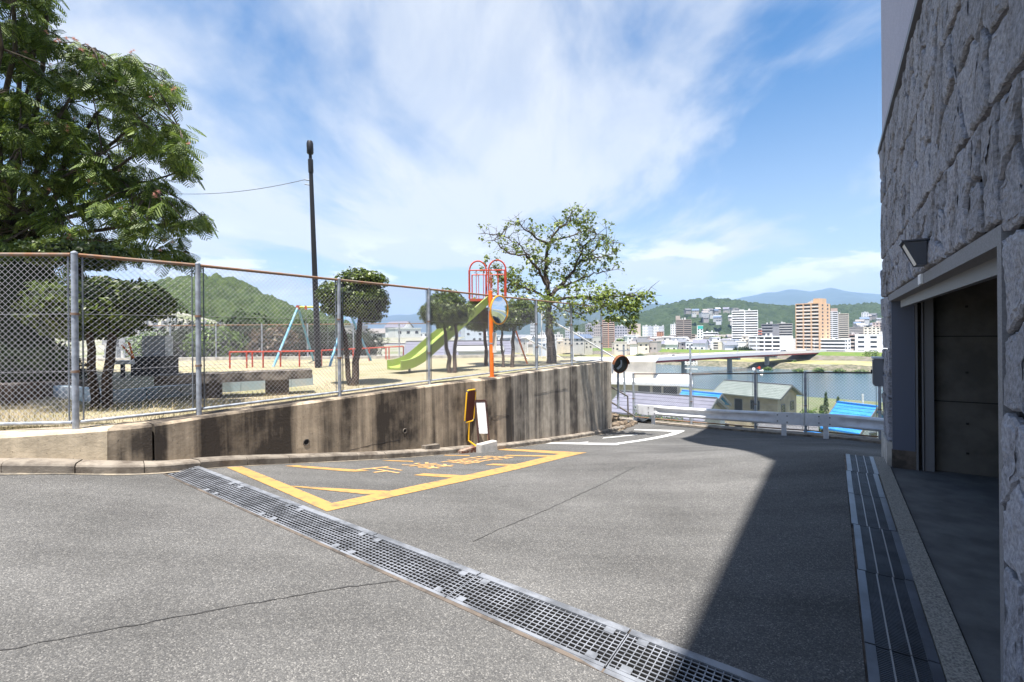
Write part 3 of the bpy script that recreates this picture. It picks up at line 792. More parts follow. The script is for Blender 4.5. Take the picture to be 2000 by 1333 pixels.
MB().stbox(8.31, 8.59, BT - .17, BT - .04, 1.102, 1.125).build('lid', mat('box_lid', (.40, .43, .48), .4, metal=.3), bx, fix=True)
MB().stbox(8.35, 8.55, BT - .162, BT - .151, .74, 1.08).build('door', mat('box_door', (.09, .10, .12), .45), bx, fix=True)
MB().stbox(8.5, 8.53, BT - .18, BT - .163, .88, .94).build('latch', BLACK, bx, fix=True)


# ================================================================== fences
def link_mesh(A, B, h, z_off=.06, pitch=.066, r=.0018, nrm=None):
    """crossing fence wires between two post feet A and B"""
    A = Vector(A); B = Vector(B); d = B - A; L = math.hypot(d.x, d.y); ux = Vector((d.x / L, d.y / L, 0)); nn = Vector((-ux.y, ux.x, 0)); mb = MB()
    def P(u, v, o): return A + ux * u + Vector((0, 0, d.z * u / L + v)) + nn * o
    H = h - z_off
    for sgn in (1, -1):
        k = -H if sgn > 0 else 0.0; end = L if sgn > 0 else L + H
        while k < end:
            # line u = k + sgn*v
            v0, v1 = 0.0, H
            if sgn > 0: v0 = max(0, -k); v1 = min(H, L - k)
            else: v0 = max(0, k - L); v1 = min(H, k)
            if v1 - v0 > .02: 
                a = P(k + sgn * v0, z_off + v0, sgn * r); b = P(k + sgn * v1, z_off + v1, sgn * r); dd = (b - a).normalized(); x = dd.cross(nn) * r; y = nn * r
                mb.add([a + x, a - x * .5 + y * .87, a - x * .5 - y * .87, b + x, b - x * .5 + y * .87, b - x * .5 - y * .87], [(0, 1, 4, 3), (1, 2, 5, 4), (2, 0, 3, 5)])
            k += pitch
    return mb


def chain_fence(name, label, posts, H, pr, rail_top, rail_m_top, parent_loc, clamps=(.33, .66), mesh_pitch=.066, wire_r=.0018, wire_m=None, railr=.021, post_m=None, skip_bottom=False, sidebars=True, rail_m_bot=None, group=None):
    t = thing(name, label, 'fence', parent_loc, group=group); wire_m = wire_m or WIRE; post_m = post_m or GALV
    for p in posts:
        po = MB().tube([p - Vector((0, 0, .15)), p + Vector((0, 0, H + .015))], pr, 12).build('post', post_m, t, smooth=True)
        MB().tube([p + Vector((0, 0, H + .012)), p + Vector((0, 0, H + .03)), p + Vector((0, 0, H + .042))], [pr * 1.08, pr * .95, pr * .3], 12).build('post_cap', post_m, po, smooth=True)
        for c in clamps:
            MB().tube([p + Vector((0, 0, H * c - .014)), p + Vector((0, 0, H * c + .014))], pr * 1.28, 10).build('clamp', RUSTP, po, smooth=True)
    for a, b in zip(posts[:-1], posts[1:]):
        up = Vector((0, 0, 1)); e = (b - a).normalized() * (pr + .004)
        MB().tube([a + e + up * H, b - e + up * H], railr, 10).build('top_rail', rail_m_top, t, smooth=True)
        if not skip_bottom: MB().tube([a + e + up * .075, b - e + up * .075], railr * .9, 10).build('bottom_rail', rail_m_bot or GALV, t, smooth=True)
        if sidebars:
            for q in (a + e * 1.9, b - e * 1.9): MB().tube([q + up * .07, q + up * (H - .02)], .008, 6).build('stretcher_bar', GALVD, t)
        for c in clamps: MB().tube([a + up * H * c, b + up * H * c], wire_r * 1.1, 5).build('line_wire', wire_m, t)
        nx = (b - a).cross(up).normalized() * 0.0
        stuff(link_mesh(a + nx, b + nx, H, pitch=mesh_pitch, r=wire_r).build('wire_mesh', wire_m, t))
    return t


FT = -6.88; up = Vector((0, 0, 1))
fp = [st(1.66, FT - .17, WT)] + [st(s, FT, WT) for s in (2.84, 4.98, 7.12, 9.26, 11.40, 13.56, 15.95)]
left_dir = Vector((-1, -.075, 0)).normalized()
fence_posts = [fp[0] + left_dir * 4.3, fp[0] + left_dir * 2.15] + fp
chain_fence('chain_link_fence', 'galvanised chain link fence with rusty top rail on the retaining wall', fence_posts, 1.96, .031, None, RUSTP, st(8, FT, WT))

# ================================================================== park
PZ = .44
DRYG = mat('dry_grass_ground', (.33, .28, .19), .95, col2=(.235, .225, .12), scale=.9, lo=.40, hi=.66, bump=.8, bscale=30, detail=9, bdist=.03)
PK = [st(1.55, FT - .12), st(16.05, FT - .12), Vector((2.0, 22.0, 0)), Vector((-40, 22.0, 0)), Vector((-40, 3.5, 0)), Vector((fp[0].x - 20, fp[0].y - 1.6, 0)), Vector((fp[0].x - .02, fp[0].y + .12, 0))]
nx_, ny_ = 140, 70
X, Y = np.meshgrid(np.linspace(-42, 4.5, nx_), np.linspace(2.5, 22.2, ny_), indexing='ij')


def inside(x, y, poly):
    c = np.zeros(x.shape, bool)
    for i in range(len(poly)):
        a, b = poly[i - 1], poly[i]
        k = ((a.y > y) != (b.y > y)) & (x < (b.x - a.x) * (y - a.y) / (b.y - a.y + 1e-9) + a.x); c ^= k
    return c


Zp = PZ - .01 + .05 * (vnoise(X * .7, Y * .7, 3) - .5) + .02 * (vnoise(X * 2.3, Y * 2.3, 4) - .5)
fq = grid_faces(nx_, ny_); V = np.stack([X.ravel(), Y.ravel(), Zp.ravel()], 1)
ins = inside(X.ravel(), Y.ravel(), PK)
park = struct(arr_mesh('park_ground', V, fq[ins[fq].all(1)], DRYG, smooth=True))
mb = MB(); mb.prism([Vector((p.x, p.y, -3.2)) for p in PK], (0, 0, 3.2 + PZ - .06)); struct(mb.build('park_terrace', CONC, None, fix=True))


# ---- leaves
def norm(a): return a / np.maximum(np.linalg.norm(a, axis=1, keepdims=True), 1e-9)


def leaf_cloud(name, P, Nn, size, m, parent, asp=.5, jit=.6, rng=RNG):
    P = np.asarray(P, float); n = len(P); Nn = norm(np.asarray(Nn, float) + rng.normal(0, jit, (n, 3)))
    t = norm(np.cross(Nn, rng.normal(0, 1, (n, 3)))); b = np.cross(Nn, t); s = size * rng.uniform(.65, 1.25, (n, 1))
    v = np.stack([P - t * s * .5, P + b * s * asp * .5 + Nn * s * .06, P + t * s * .5 - Nn * s * .12, P - b * s * asp * .5 + Nn * s * .06], 1).reshape(-1, 3)
    o = arr_mesh(name, v, np.arange(4 * n).reshape(-1, 4), m, parent); o['kind'] = 'stuff'; return o


TOPI = mat('evergreen_leaf', (.085, .125, .016), .42, island=.55, trans=.22, spec=.5)
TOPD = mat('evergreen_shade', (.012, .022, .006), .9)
LEAF = mat('broad_leaf', (.17, .225, .05), .45, island=.5, trans=.30)
SILK = mat('feathery_leaf', (.10, .155, .026), .55, island=.6, trans=.30)
BUSH = mat('bush_leaf', (.10, .17, .025), .5, island=.5, trans=.25)
DBUSH = mat('dark_bush_leaf', (.013, .025, .006), .75, island=.5, trans=.08, spec=.2)
RBUSH = mat('reddish_bush_leaf', (.11, .075, .035), .5, island=.5, trans=.2)


def blob_pts(c, r, n, rng=RNG, lump=.30, inner=.72):
    d = norm(rng.normal(0, 1, (n, 3))); k = 1 + lump * 2 * (vnoise(d[:, 0] * 3 + c[0] * 7, d[:, 1] * 3 + d[:, 2] * 4, 5) - .5)
    rad = (inner + (1 - inner) * rng.uniform(0, 1, n) ** .5) * k
    return np.asarray(c) + d * np.asarray(r) * rad[:, None], d


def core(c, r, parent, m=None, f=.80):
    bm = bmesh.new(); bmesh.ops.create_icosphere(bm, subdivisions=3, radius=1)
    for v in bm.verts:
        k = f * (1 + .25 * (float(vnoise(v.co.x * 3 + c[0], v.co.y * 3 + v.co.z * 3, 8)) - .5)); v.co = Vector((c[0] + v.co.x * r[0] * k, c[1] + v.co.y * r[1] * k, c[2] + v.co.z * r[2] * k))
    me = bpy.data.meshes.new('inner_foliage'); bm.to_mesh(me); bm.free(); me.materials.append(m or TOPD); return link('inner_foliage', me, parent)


def stems(paths, parent, m=BARK, n=7):
    for pts, rs_ in paths: MB().tube(pts, rs_, n).build('trunk', m, parent, smooth=True)


def wob(a, b, k, amp, rnd=random):
    a = Vector(a); b = Vector(b); return [a.lerp(b, i / k) + (Vector((rnd.uniform(-amp, amp), rnd.uniform(-amp, amp), 0)) if 0 < i < k else Vector()) for i in range(k + 1)]


def topiary(label, base, blobs, trunks, dens=900, size=.075, m=None, cat='tree', name='pruned_tree', group=None):
    t = thing(name, label, cat, base, group=group)
    for (a, b, r0, r1) in trunks:
        p = wob(a, b, 6, .035); stems([(p, list(np.linspace(r0, r1, 7)))], t)
    Ps, Ns = [], []
    for c, r in blobs:
        area = 4 * math.pi * ((r[0] * r[1]) ** 1.6 / 3 + (r[0] * r[2]) ** 1.6 / 3 + (r[1] * r[2]) ** 1.6 / 3) ** (1 / 1.6)
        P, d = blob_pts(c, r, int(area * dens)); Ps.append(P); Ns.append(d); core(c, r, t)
    leaf_cloud('foliage', np.concatenate(Ps), np.concatenate(Ns) * .8 + np.array([0, 0, .35]), size, m or TOPI, t)
    return t


def pb(px, py, D, rx, ry, rz): p = at(px, py, D); return (p.x, p.y, p.z), (rx, ry, rz)


def foot(px, py): p = onz(px, py, PZ); return p


B = foot(195, 797)
topiary('large cloud pruned tree with twin trunks behind the fence corner post', B,
        [pb(205, 592, 7.3, .93, .85, .36), pb(150, 606, 7.0, .55, .5, .30), pb(270, 588, 7.5, .46, .5, .30), pb(148, 497, 7.4, .62, .6, .20), pb(190, 640, 7.4, .55, .55, .18)],
        [(B + Vector((-.1, 0, -.1)), at(170, 620, 7.1), .065, .045), (B + Vector((.07, .05, -.1)), at(222, 600, 7.3), .075, .05), (at(170, 640, 7.2), at(150, 510, 7.4), .05, .03), (at(215, 650, 7.3), at(262, 590, 7.5), .045, .03)], size=.085, dens=800)
B = foot(692, 751)
topiary('round pruned tree with forked trunk right of the lamp post', B,
        [pb(690, 585, 10.4, .62, .62, .42), pb(705, 548, 10.4, .52, .5, .25), pb(655, 575, 10.3, .36, .4, .28), pb(725, 590, 10.5, .40, .4, .38), pb(724, 620, 10.4, .24, .25, .14), pb(648, 602, 10.3, .2, .2, .12)],
        [(B + Vector((0, 0, -.1)), at(704, 600, 10.4), .085, .05), (B + Vector((-.06, 0, -.1)), at(668, 610, 10.3), .06, .04)])
B = foot(880, 728)
topiary('round topped small tree with slender twin stems beside the slide', B,
        [pb(868, 603, 13.5, .66, .62, .52), pb(893, 612, 13.6, .42, .45, .36), pb(840, 612, 13.4, .3, .35, .28)],
        [(B + Vector((0, 0, -.1)), at(868, 630, 13.5), .07, .04), (B + Vector((.1, 0, -.1)), at(893, 620, 13.6), .06, .04)], size=.08)
B = foot(950, 714)
topiary('small round tree half hidden behind the orange mirror pole', B, [pb(938, 622, 16.4, .52, .5, .42), pb(925, 632, 16.4, .3, .3, .26)], [(B + Vector((0, 0, -.1)), at(946, 640, 16.4), .07, .05)], size=.085)
B = foot(1000, 718)
topiary('wide round tree between the ladder and the tall tree', B, [pb(1000, 618, 15.3, .56, .55, .42), pb(1024, 612, 15.4, .42, .45, .40), pb(978, 630, 15.2, .36, .4, .28)],
        [(B + Vector((0, 0, -.1)), at(1004, 640, 15.3), .07, .05), (B + Vector((-.3, .1, -.1)), at(980, 640, 15.3), .05, .035)], size=.085)
# dark evergreens in the corner
for px, py, D, r, lab in ((10, 600, 10.2, (1.15, .9, 1.75), 'tall dark evergreen at the edge behind the fence'), (55, 722, 9.2, (.85, .7, .52), 'low dark rounded hedge behind the log planter')):
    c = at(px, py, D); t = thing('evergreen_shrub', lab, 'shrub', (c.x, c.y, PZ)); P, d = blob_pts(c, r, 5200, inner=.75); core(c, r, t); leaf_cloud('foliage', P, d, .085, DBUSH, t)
    MB().tube([(c.x, c.y, PZ - .1), (c.x, c.y, c.z)], .07, 7).build('trunk', BARK, t)

# log-edged planter
pl_ = thing('log_planter', 'raised planter edged with upright brown logs by the hedge', 'planter', (*onz(30, 790, PZ).xy, PZ))
for i, px in enumerate(np.linspace(-70, 78, 17)):
    b = onz(px, 790 - .0007 * (px - 0) ** 2 - (6 if px > 50 else 0), PZ); h = .30 + random.uniform(-.02, .02)
    MB().tube([b - up * .05, b + up * h], .062, 8).build('log', mat('log_brown', (.10, .062, .04), .95, col2=(.045, .03, .02), scale=9, stretch=(1, 1, .2)), pl_, smooth=True)
c = onz(0, 780, PZ); MB().tube([(c.x + .0, c.y + .55, PZ + .02), (c.x + .0, c.y + .55, PZ + .24)], .82, 20).build('soil', CONCD, pl_)

# concrete bench
a = onz(345, 783, PZ); b = onz(585, 768, PZ); d = (b - a).normalized(); n_ = Vector((-d.y, d.x, 0))
bench = thing('concrete_bench', 'long dark weathered concrete bench with two block legs', 'bench', (a + b) / 2)
zt_ = PZ + .42
MB().hexa([a - d * .3 + up * .26, b + d * .22 + up * .26, b + d * .22 + n_ * .46 + up * .26, a - d * .3 + n_ * .46 + up * .26], [a - d * .3 + up * .42, b + d * .22 + up * .42, b + d * .22 + n_ * .46 + up * .42, a - d * .3 + n_ * .46 + up * .42]).build('seat', mat('bench_top', (.24, .21, .18), .95, col2=(.06, .05, .042), scale=5, lo=.38, hi=.6, bump=.6, bscale=40), bench, fix=True)
for q in (a + d * .25, b - d * .55):
    MB().hexa([q + n_ * .05 - up * .05, q + d * .38 + n_ * .05 - up * .05, q + d * .38 + n_ * .4 - up * .05, q + n_ * .4 - up * .05], [q + n_ * .05 + up * .258, q + d * .38 + n_ * .05 + up * .258, q + d * .38 + n_ * .4 + up * .258, q + n_ * .4 + up * .258]).build('leg', CONCD, bench, fix=True)
# pale blue edging blocks
edge = thing('sandpit_edging', 'pale blue painted concrete edging around the sandpit', 'edging', (*onz(215, 788, PZ).xy, PZ))
PBL = mat('faded_blue_concrete', (.42, .54, .62), .85, col2=(.56, .58, .58), scale=3, lo=.4, hi=.62, bump=.2)
def edging(p, q, n):
    d = (q - p).normalized(); x = Vector((-d.y, d.x, 0)) * .16; L = (q - p).length / n
    for i in range(n):
        s0 = p + d * (L * i + .006); s1 = p + d * (L * (i + 1) - .006)
        MB().hexa([s0 - up * .05, s1 - up * .05, s1 + x - up * .05, s0 + x - up * .05], [s0 + up * .2, s1 + up * .2, s1 + x + up * .2, s0 + x + up * .2]).build('edging_block', PBL, edge, fix=True)
e0 = onz(212, 789, PZ); edging(e0, onz(612, 750, PZ), 7); edging(onz(84, 774, PZ), e0 - Vector((.0, -.01, 0)), 2)
# stone monument and dark base
mo = foot(288, 735); mon = thing('stone_monument', 'pale grey stone slab on a dark base behind the bench', 'monument', mo)
MB().box(mo.x - .45, mo.x + .35, mo.y, mo.y + .7, PZ - .05, PZ + .52).build('base', mat('dark_stone', (.03, .03, .032), .6), mon, fix=True)
MB().box(mo.x - .30, mo.x + .34, mo.y + .2, mo.y + .5, PZ + .522, PZ + 1.08).build('slab', mat('pale_stone', (.42, .43, .44), .8, var=.2, scale=6), mon, fix=True)
# spring rider
ro = foot(240, 738); rider = thing('spring_rider', 'small orange and white spring rider beside the pale monument', 'play equipment', ro)
MB().tube([ro, ro + up * .35], .05, 8).build('spring', BLACK, rider); MB().box(ro.x - .2, ro.x + .25, ro.y - .08, ro.y + .08, PZ + .35, PZ + .45).build('body', WHITE, rider)
for k in (-.18, .0): MB().tube([ro + Vector((.28, 0, .5)), ro + Vector((.28 + k - .12, 0, .92 + k * .4))], .022, 6).build('handle', ORANGE, rider)

# black lamp post
B = foot(622, 719); T = at(605, 276, B.y); d = (T - B)
lp = thing('lamp_post', 'tall slim black lamp post behind the fence', 'lamp post', B)
MB().tube([B - up * .1, B.lerp(T, .86)], [.105, .062], 14).build('pole', BLACK, lp, smooth=True)
MB().tube([B.lerp(T, .86), B.lerp(T, .865), B.lerp(T, .918), B.lerp(T, .92)], [.075, .08, .08, .06], 14).build('neck', BLACK, lp, smooth=True)
MB().tube([B.lerp(T, .92), B.lerp(T, .945)], .05, 10).build('stem', BLACK, lp, smooth=True)
MB().tube([B.lerp(T, .943), B.lerp(T, .948), B.lerp(T, .99), B.lerp(T, 1.0)], [.085, .105, .105, .08], 12).build('lamp_head', BLACK, lp, smooth=True)
for f in (.825, .805):
    q = B.lerp(T, f); MB().tube([q, q + Vector((-.22, 0, .04))], .018, 6).build('bracket', GALVD, lp)
w0 = B.lerp(T, .825) + Vector((-.2, 0, .04)); w1 = at(180, 350, 20); pts = [w0.lerp(w1, i / 24) - up * (.55 * 4 * (i / 24) * (1 - i / 24)) for i in range(25)]
tag(MB().tube(pts, .011, 5).build('overhead_cable', GALVD), 'thin overhead cable running from the lamp post into the tree', 'cable')

# swing set
sw = thing('swing_set', 'blue legged swing set with yellow green top bar', 'swing', onz(610, 712, PZ))
A1, A2 = at(582, 600, 18.0), at(678, 601, 18.3)
for apex, feet in ((A1, ((533, 716), (613, 704))), (A2, ((643, 716), (726, 705)))):
    for f in feet:
        q = onz(*f, PZ); MB().tube([q - up * .05, apex], .042, 9).build('leg', BLUE, sw, smooth=True)
    MB().tube([apex - up * .09, apex + up * .06], .075, 8).build('joint', RED, sw, smooth=True)
MB().tube([A1, A2], .042, 9).build('top_bar', mat('yellow_green_paint', (.50, .52, .06), .45), sw, smooth=True)
for i, f in enumerate((.16, .34, .60, .78)):
    q = A1.lerp(A2, f); MB().tube([q + up * .05, q - up * .09], .05, 8).build('hanger', RED, sw)
    MB().tube([q - up * .08, q - up * 1.62], .008, 5).build('chain', GALVD, sw)
for f0, f1 in ((.16, .34), (.60, .78)):
    MB().bar(A1.lerp(A2, f0) - up * 1.63, A1.lerp(A2, f1) - up * 1.63, .16, .03).build('seat', BLACK, sw)


# red guard rails
def red_rail(label, top, bottoms):
    t = thing('red_guard_rail', label, 'railing', onz(*bottoms[0], PZ), group='red rails round the swings')
    q = [onz(*b, PZ) for b in bottoms]; h = .53
    for p in q: MB().tube([p - up * .05, p + up * h], .026, 7).build('post', RED, t, smooth=True)
    MB().tube([q[0] + up * h, q[-1] + up * h], .026, 7).build('rail', RED, t, smooth=True)


red_rail('low red pipe rail in front of the swings, lamp post at its end', None, [(449, 719), (482, 718.6), (493, 717), (514, 718.3), (548, 717.6), (585, 717.6), (616, 717)])
red_rail('low red pipe rail reaching from the lamp post towards the slide', None, [(628, 715), (690, 708), (721, 705), (754, 702.5), (760, 702), (788, 700)])

# slide
sl = thing('playground_slide', 'lime green slide with red railed platform and orange ladder', 'slide', foot(950, 714))
top = at(944, 590, 15.7); lip = onz(770, 731, PZ) + up * .16; d0 = (lip - top); dh = Vector((d0.x, d0.y, 0)).normalized(); xx = Vector((-dh.y, dh.x, 0)); W = .30
prof = []
Lh = Vector((d0.x, d0.y, 0)).length
for f in np.linspace(0, 1, 22):
    z = top.z + (lip.z - top.z) * (f if f < .8 else f) ; g = f
    zz = top.z - (top.z - lip.z - .0) * min(1, (g / .86)) if g < .74 else None
    if zz is None:
        k = (g - .74) / .26; z0 = top.z - (top.z - lip.z) * (.74 / .86); zz = z0 + (lip.z - z0) * (1 - (1 - k) ** 2.2)
    prof.append(top + dh * (Lh * f) + up * (zz - top.z))
sec = [(-W, .20), (-W + .03, .21), (-W + .05, .03), (-W * .5, 0), (W * .5, 0), (W - .05, .03), (W - .03, .21), (W, .20), (W, -.05), (-W, -.05)]
vs = []; k = len(sec)
for i, p in enumerate(prof):
    dd = prof[min(i + 1, 21)] - prof[max(i - 1, 0)]; dd.normalize(); un = xx.cross(dd); un = un if un.z > 0 else -un
    vs += [p + xx * a + un * b for a, b in sec]
fs = [(i * k + j, i * k + (j + 1) % k, (i + 1) * k + (j + 1) % k, (i + 1) * k + j) for i in range(21) for j in range(k)] + [tuple(range(k)), tuple(21 * k + j for j in range(k))]
MB().add(vs, fs).build('chute', LIME, sl, fix=True, smooth=True)
q = prof[18]; MB().tube([Vector((q.x, q.y, PZ - .05)), q - up * .04], .035, 7).build('chute_leg', GALVD, sl)
PT = at(953, 586, 16.0); pw = .58
ex = Vector((1, 0, 0)); ey = Vector((0, 1, 0))
MB().box(PT.x - pw, PT.x + pw, PT.y - pw, PT.y + pw, PT.z - .08, PT.z).build('platform', RED, sl, fix=True)
for sx in (0,):
    for sy in (-1, 1):
        c = Vector((PT.x + .08, PT.y + sy * pw * .9, PZ - .05))
        if sx < 0 or sy > 0 or True: MB().tube([c, Vector((c.x, c.y, PT.z - .08))], .05, 8).build('support_leg', BLUE, sl, smooth=True)
rh = .92
cs = [Vector((PT.x + a * pw, PT.y + b * pw, PT.z)) for a, b in ((-1, -1), (1, -1), (1, 1), (-1, 1))]
for i in range(4):
    a, b = cs[i], cs[(i + 1) % 4]
    MB().tube([a, a + up * rh], .024, 7).build('rail_post', RED, sl, smooth=True)
    if i == 3:
        continue
    MB().tube([a + up * rh, b + up * rh], .022, 7).build('rail_top', RED, sl, smooth=True)
    for f in (.2, .4, .6, .8):
        q = a.lerp(b, f); MB().tube([q + up * .02, q + up * rh], .013, 6).build('rail_bar', RED, sl)
for c0, s_ in ((cs[0].lerp(cs[3], .15), ex * .0), (cs[0].lerp(cs[1], .55), ex * .0)):
    pts = []
    w2 = .28 if c0 is not None else .3
    base = c0 + (ex * .02 if s_ is None else Vector())
    for f in np.linspace(0, math.pi, 13): pts.append(base + ex * (w2 - w2 * math.cos(f)) + up * (rh + .0 + .33 * math.sin(f)))
    pts = [base] + pts + [base + ex * 2 * w2]
    MB().tube(pts, .026, 8).build('arch_rail', RED, sl, smooth=True)
lt = Vector((PT.x + pw, PT.y + .1, PT.z)); lb = Vector((PT.x + pw + .75, PT.y + .9, PZ))
for o in (-.22, .22):
    MB().tube([lb + ey * o, lt + ey * o + up * .0, lt + ey * o + up * .7], .028, 7).build('ladder_side', ORANGE, sl, smooth=True)
for f in np.linspace(.12, .92, 7): q = lb.lerp(lt, f); MB().tube([q - ey * .22, q + ey * .22], .017, 6).build('rung', ORANGE, sl)

# rear fence of the park
bp = [Vector((x, 21.2, PZ)) for x in np.arange(-23.5, -.5, 2.05)]
chain_fence('rear_fence', 'weathered chain link fence along the far side of the park', bp, 1.55, .030, None, RUSTP, (-10, 21.2, PZ), clamps=(.5,), mesh_pitch=.11, wire_r=.0022, sidebars=False)
# low concrete sill under it
lw = MB().box(-26, .4, 21.05, 21.35, PZ - .1, PZ + .12).build('rear_sill', CONC, None, fix=True); tag(lw, 'low concrete sill under the rear park fence', 'sill')
# stair hand rails at the far end of the park
hr = thing('stair_handrail', 'pale pipe handrail sloping down behind the tall tree', 'railing', at(1100, 700, 20))
for pts in ([(1018, 660), (1026, 660), (1068, 684), (1112, 708)], [(1052, 607), (1066, 622), (1120, 650), (1205, 702)], [(1024, 698), (1044, 707)]):
    MB().tube([at(*p, 20 + (i * .3)) for i, p in enumerate(pts)], .032, 8).build('pipe', WHITE, hr, smooth=True)
for p, q in (((1026, 661), (1026, 706)), ((1068, 684), (1068, 715)), ((1120, 651), (1120, 715)), ((1058, 614), (1058, 708))): MB().tube([at(*p, 20.3), at(*q, 20.3)], .024, 7).build('upright', WHITE, hr)

# dry grass blades near the fence
n = 22000; pxs = RNG.uniform(-60, 1120, n); D = 5.4 + RNG.uniform(0, 1, n) ** 1.6 * 9
Xg = (pxs - 1000) / F * D; keep = inside(Xg, D, PK); Xg, Yg = Xg[keep], D[keep]; k = vnoise(Xg * 1.1, Yg * 1.1, 12) > .38; Xg, Yg = Xg[k], Yg[k]; n = len(Xg)
ang = RNG.uniform(0, 6.28, n); hgt = RNG.uniform(.02, .075, n) * (1 + .8 * (Yg < 8)); lean = RNG.normal(0, .04, (n, 2)); w = .0035
P0 = np.stack([Xg - np.cos(ang) * w, Yg - np.sin(ang) * w, np.full(n, PZ - .03)], 1); P1 = np.stack([Xg + np.cos(ang) * w, Yg + np.sin(ang) * w, np.full(n, PZ - .03)], 1); P2 = np.stack([Xg + lean[:, 0], Yg + lean[:, 1], PZ + hgt], 1)
gr = arr_mesh('dry_grass', np.stack([P0, P1, P2], 1).reshape(-1, 3), np.arange(3 * n).reshape(-1, 3), mat('straw', (.38, .32, .185), .9, island=.45, trans=.2)); stuff(gr); gr['label'] = 'dry straw coloured grass in the park'; gr['category'] = 'grass'


# ================================================================== big trees
def inpoly(x, y, poly):
    c = False
    for i in range(len(poly)):
        a, b = poly[i - 1], poly[i]
        if (a[1] > y) != (b[1] > y) and x < (b[0] - a[0]) * (y - a[1]) / (b[1] - a[1]) + a[0]: c = not c
    return c


def silk_tree():
    rnd = random.Random(5); rng = np.random.default_rng(5)
    out = [(-330, -230), (70, -230), (100, -20), (88, 72), (124, 70), (180, 80), (202, 118), (232, 105), (277, 108), (322, 125), (368, 172), (352, 190), (311, 180), (281, 200), (330, 200), (352, 240), (354, 268), (370, 290), (382, 325), (311, 308), (277, 318), (326, 355), (262, 356), (270, 376), (337, 378), (390, 392), (410, 432), (356, 432), (345, 470), (388, 498), (300, 512), (200, 505), (100, 520), (-330, 560)]
    base = Vector((-12.0, 10.8, PZ)); t = thing('silk_tree', 'large feathery leaved tree with pink blossoms overhanging the park', 'tree', base)
    hub = Vector((-11.6, 10.8, 3.4))
    MB().tube([base - up * .1, base + Vector((.1, 0, 1.6)), hub], [.24, .19, .16], 10).build('trunk', BARKG, t, smooth=True)
    tips = [(340, 175, 10.4), (375, 315, 10.0), (400, 428, 10.6), (350, 250, 9.6), (300, 365, 9.4), (270, 125, 11.2), (180, 95, 9.6), (370, 495, 10.8), (80, 60, 10.0), (60, -120, 10.8), (-60, -150, 9.8), (60, -300, 8.0), (-120, -330, 7.0), (160, -260, 9.0), (-20, -420, 6.4), (200, 300, 9.0), (120, 420, 9.2), (40, 250, 8.8), (230, 470, 10.0), (60, 500, 10.4), (-120, 100, 8.8), (-160, 350, 9.2), (140, 200, 11.6), (220, 400, 11.6)]
    limbs = []
    for k, (px, py, D) in enumerate(tips):
        e = at(px, py, D); h = hub + Vector((rnd.uniform(-.2, .2), rnd.uniform(-.2, .2), rnd.uniform(-.3, .4))); L = (e - h).length; pts = []
        for i in range(10):
            f = i / 9; q = h.lerp(e, f) + up * (math.sin(f * math.pi) * L * .03 + f * f * .0) + Vector((rnd.uniform(-.09, .09), rnd.uniform(-.09, .09), rnd.uniform(-.08, .08))) * (1 if 0 < i < 9 else 0); pts.append(q)
        MB().tube(pts, [.075 * (1 - f * .88) for f in np.linspace(0, 1, 10)], 6).build('branch', BARKG, t, smooth=True); limbs.append(pts)
    allp = np.array([[*p] for pts in limbs for p in pts])
    # frond template
    q = []
    for i in range(7):
        f = .16 + i * .135; ln = .42 * math.sin(math.pi * (.18 + .78 * i / 6)) + .10
        for sg in (-1, 1):
            for seg in range(1):
                a = Vector((f, 0, -.42 * f * f)); dr = Vector((.55, sg * .78, -.42)).normalized(); b = a + dr * ln; wv = Vector((.85, -sg * .52, 0)) * .046
                q.append([a - wv * .5, a + wv * .5 , b + wv * .8 + Vector((0, 0, -.05)), b - wv * .8 + Vector((0, 0, -.05))])
    a = Vector((.92, 0, -.27)); 
    T = np.array([[[*v] for v in f] for f in q])                  # (nq,4,3)
    S = []
    tries = 0
    while len(S) < 720 and tries < 14000:
        tries += 1; px = rnd.uniform(-300, 415); py = rnd.uniform(-220, 560)
        if not inpoly(px, py, out): continue
        if px < -120 and rnd.random() < .5: continue
        D = rnd.uniform(8.7, 12.2); p = at(px, py, D)
        if float(vnoise(px / 60 + D * 2.1, py / 45 + D * 1.3, 21)) < .42: continue
        S.append(p)
    k0 = len(S)  # extra sprays above the view, added to shade the park corner
    while len(S) < k0 + 150:
        px = rnd.uniform(-420, 230); py = rnd.uniform(-620, -70); D = rnd.uniform(5.6, 10.5)
        if py > -160 and px > 60: continue
        p = at(px, py, D)
        if p.z > 9.5: continue
        S.append(p)
    for (px, py, D) in tips:
        for _ in range(4): S.append(at(px - rnd.uniform(0, 26), py + rnd.uniform(-8, 16), D + rnd.uniform(-.3, .3)))
    tw = MB(); FR = []
    for p in S:
        dd = np.linalg.norm(allp - np.array([*p]), axis=1); b = Vector(allp[int(dd.argmin())])
        if (p - b).length < 2.2: tw.tube([b, b.lerp(p, .5) + up * .06, p], [.016, .011, .006], 4, caps=False)
        n = rnd.randint(8, 12); y0 = rnd.uniform(0, 6.28)
        for i in range(n):
            yaw = y0 + i * 6.283 / n + rnd.uniform(-.3, .3); pit = rnd.uniform(-.15, .85); sc = rnd.uniform(.22, .37)
            M = np.array((Matrix.Rotation(yaw, 3, 'Z') @ Matrix.Rotation(pit, 3, 'Y') @ Matrix.Rotation(rnd.uniform(-.5, .5), 3, 'X')) * sc); FR.append((M, np.array([*p]) + rng.normal(0, .05, 3)))
    stuff(tw.build('twigs', BARKG, t))
    Ms = np.array([f[0] for f in FR]); Os = np.array([f[1] for f in FR])
    V = np.einsum('nij,qkj->nqki', Ms, T) + Os[:, None, None, :]; V = V.reshape(-1, 3)
    stuff(arr_mesh('foliage', V, np.arange(len(V)).reshape(-1, 4), SILK, t))
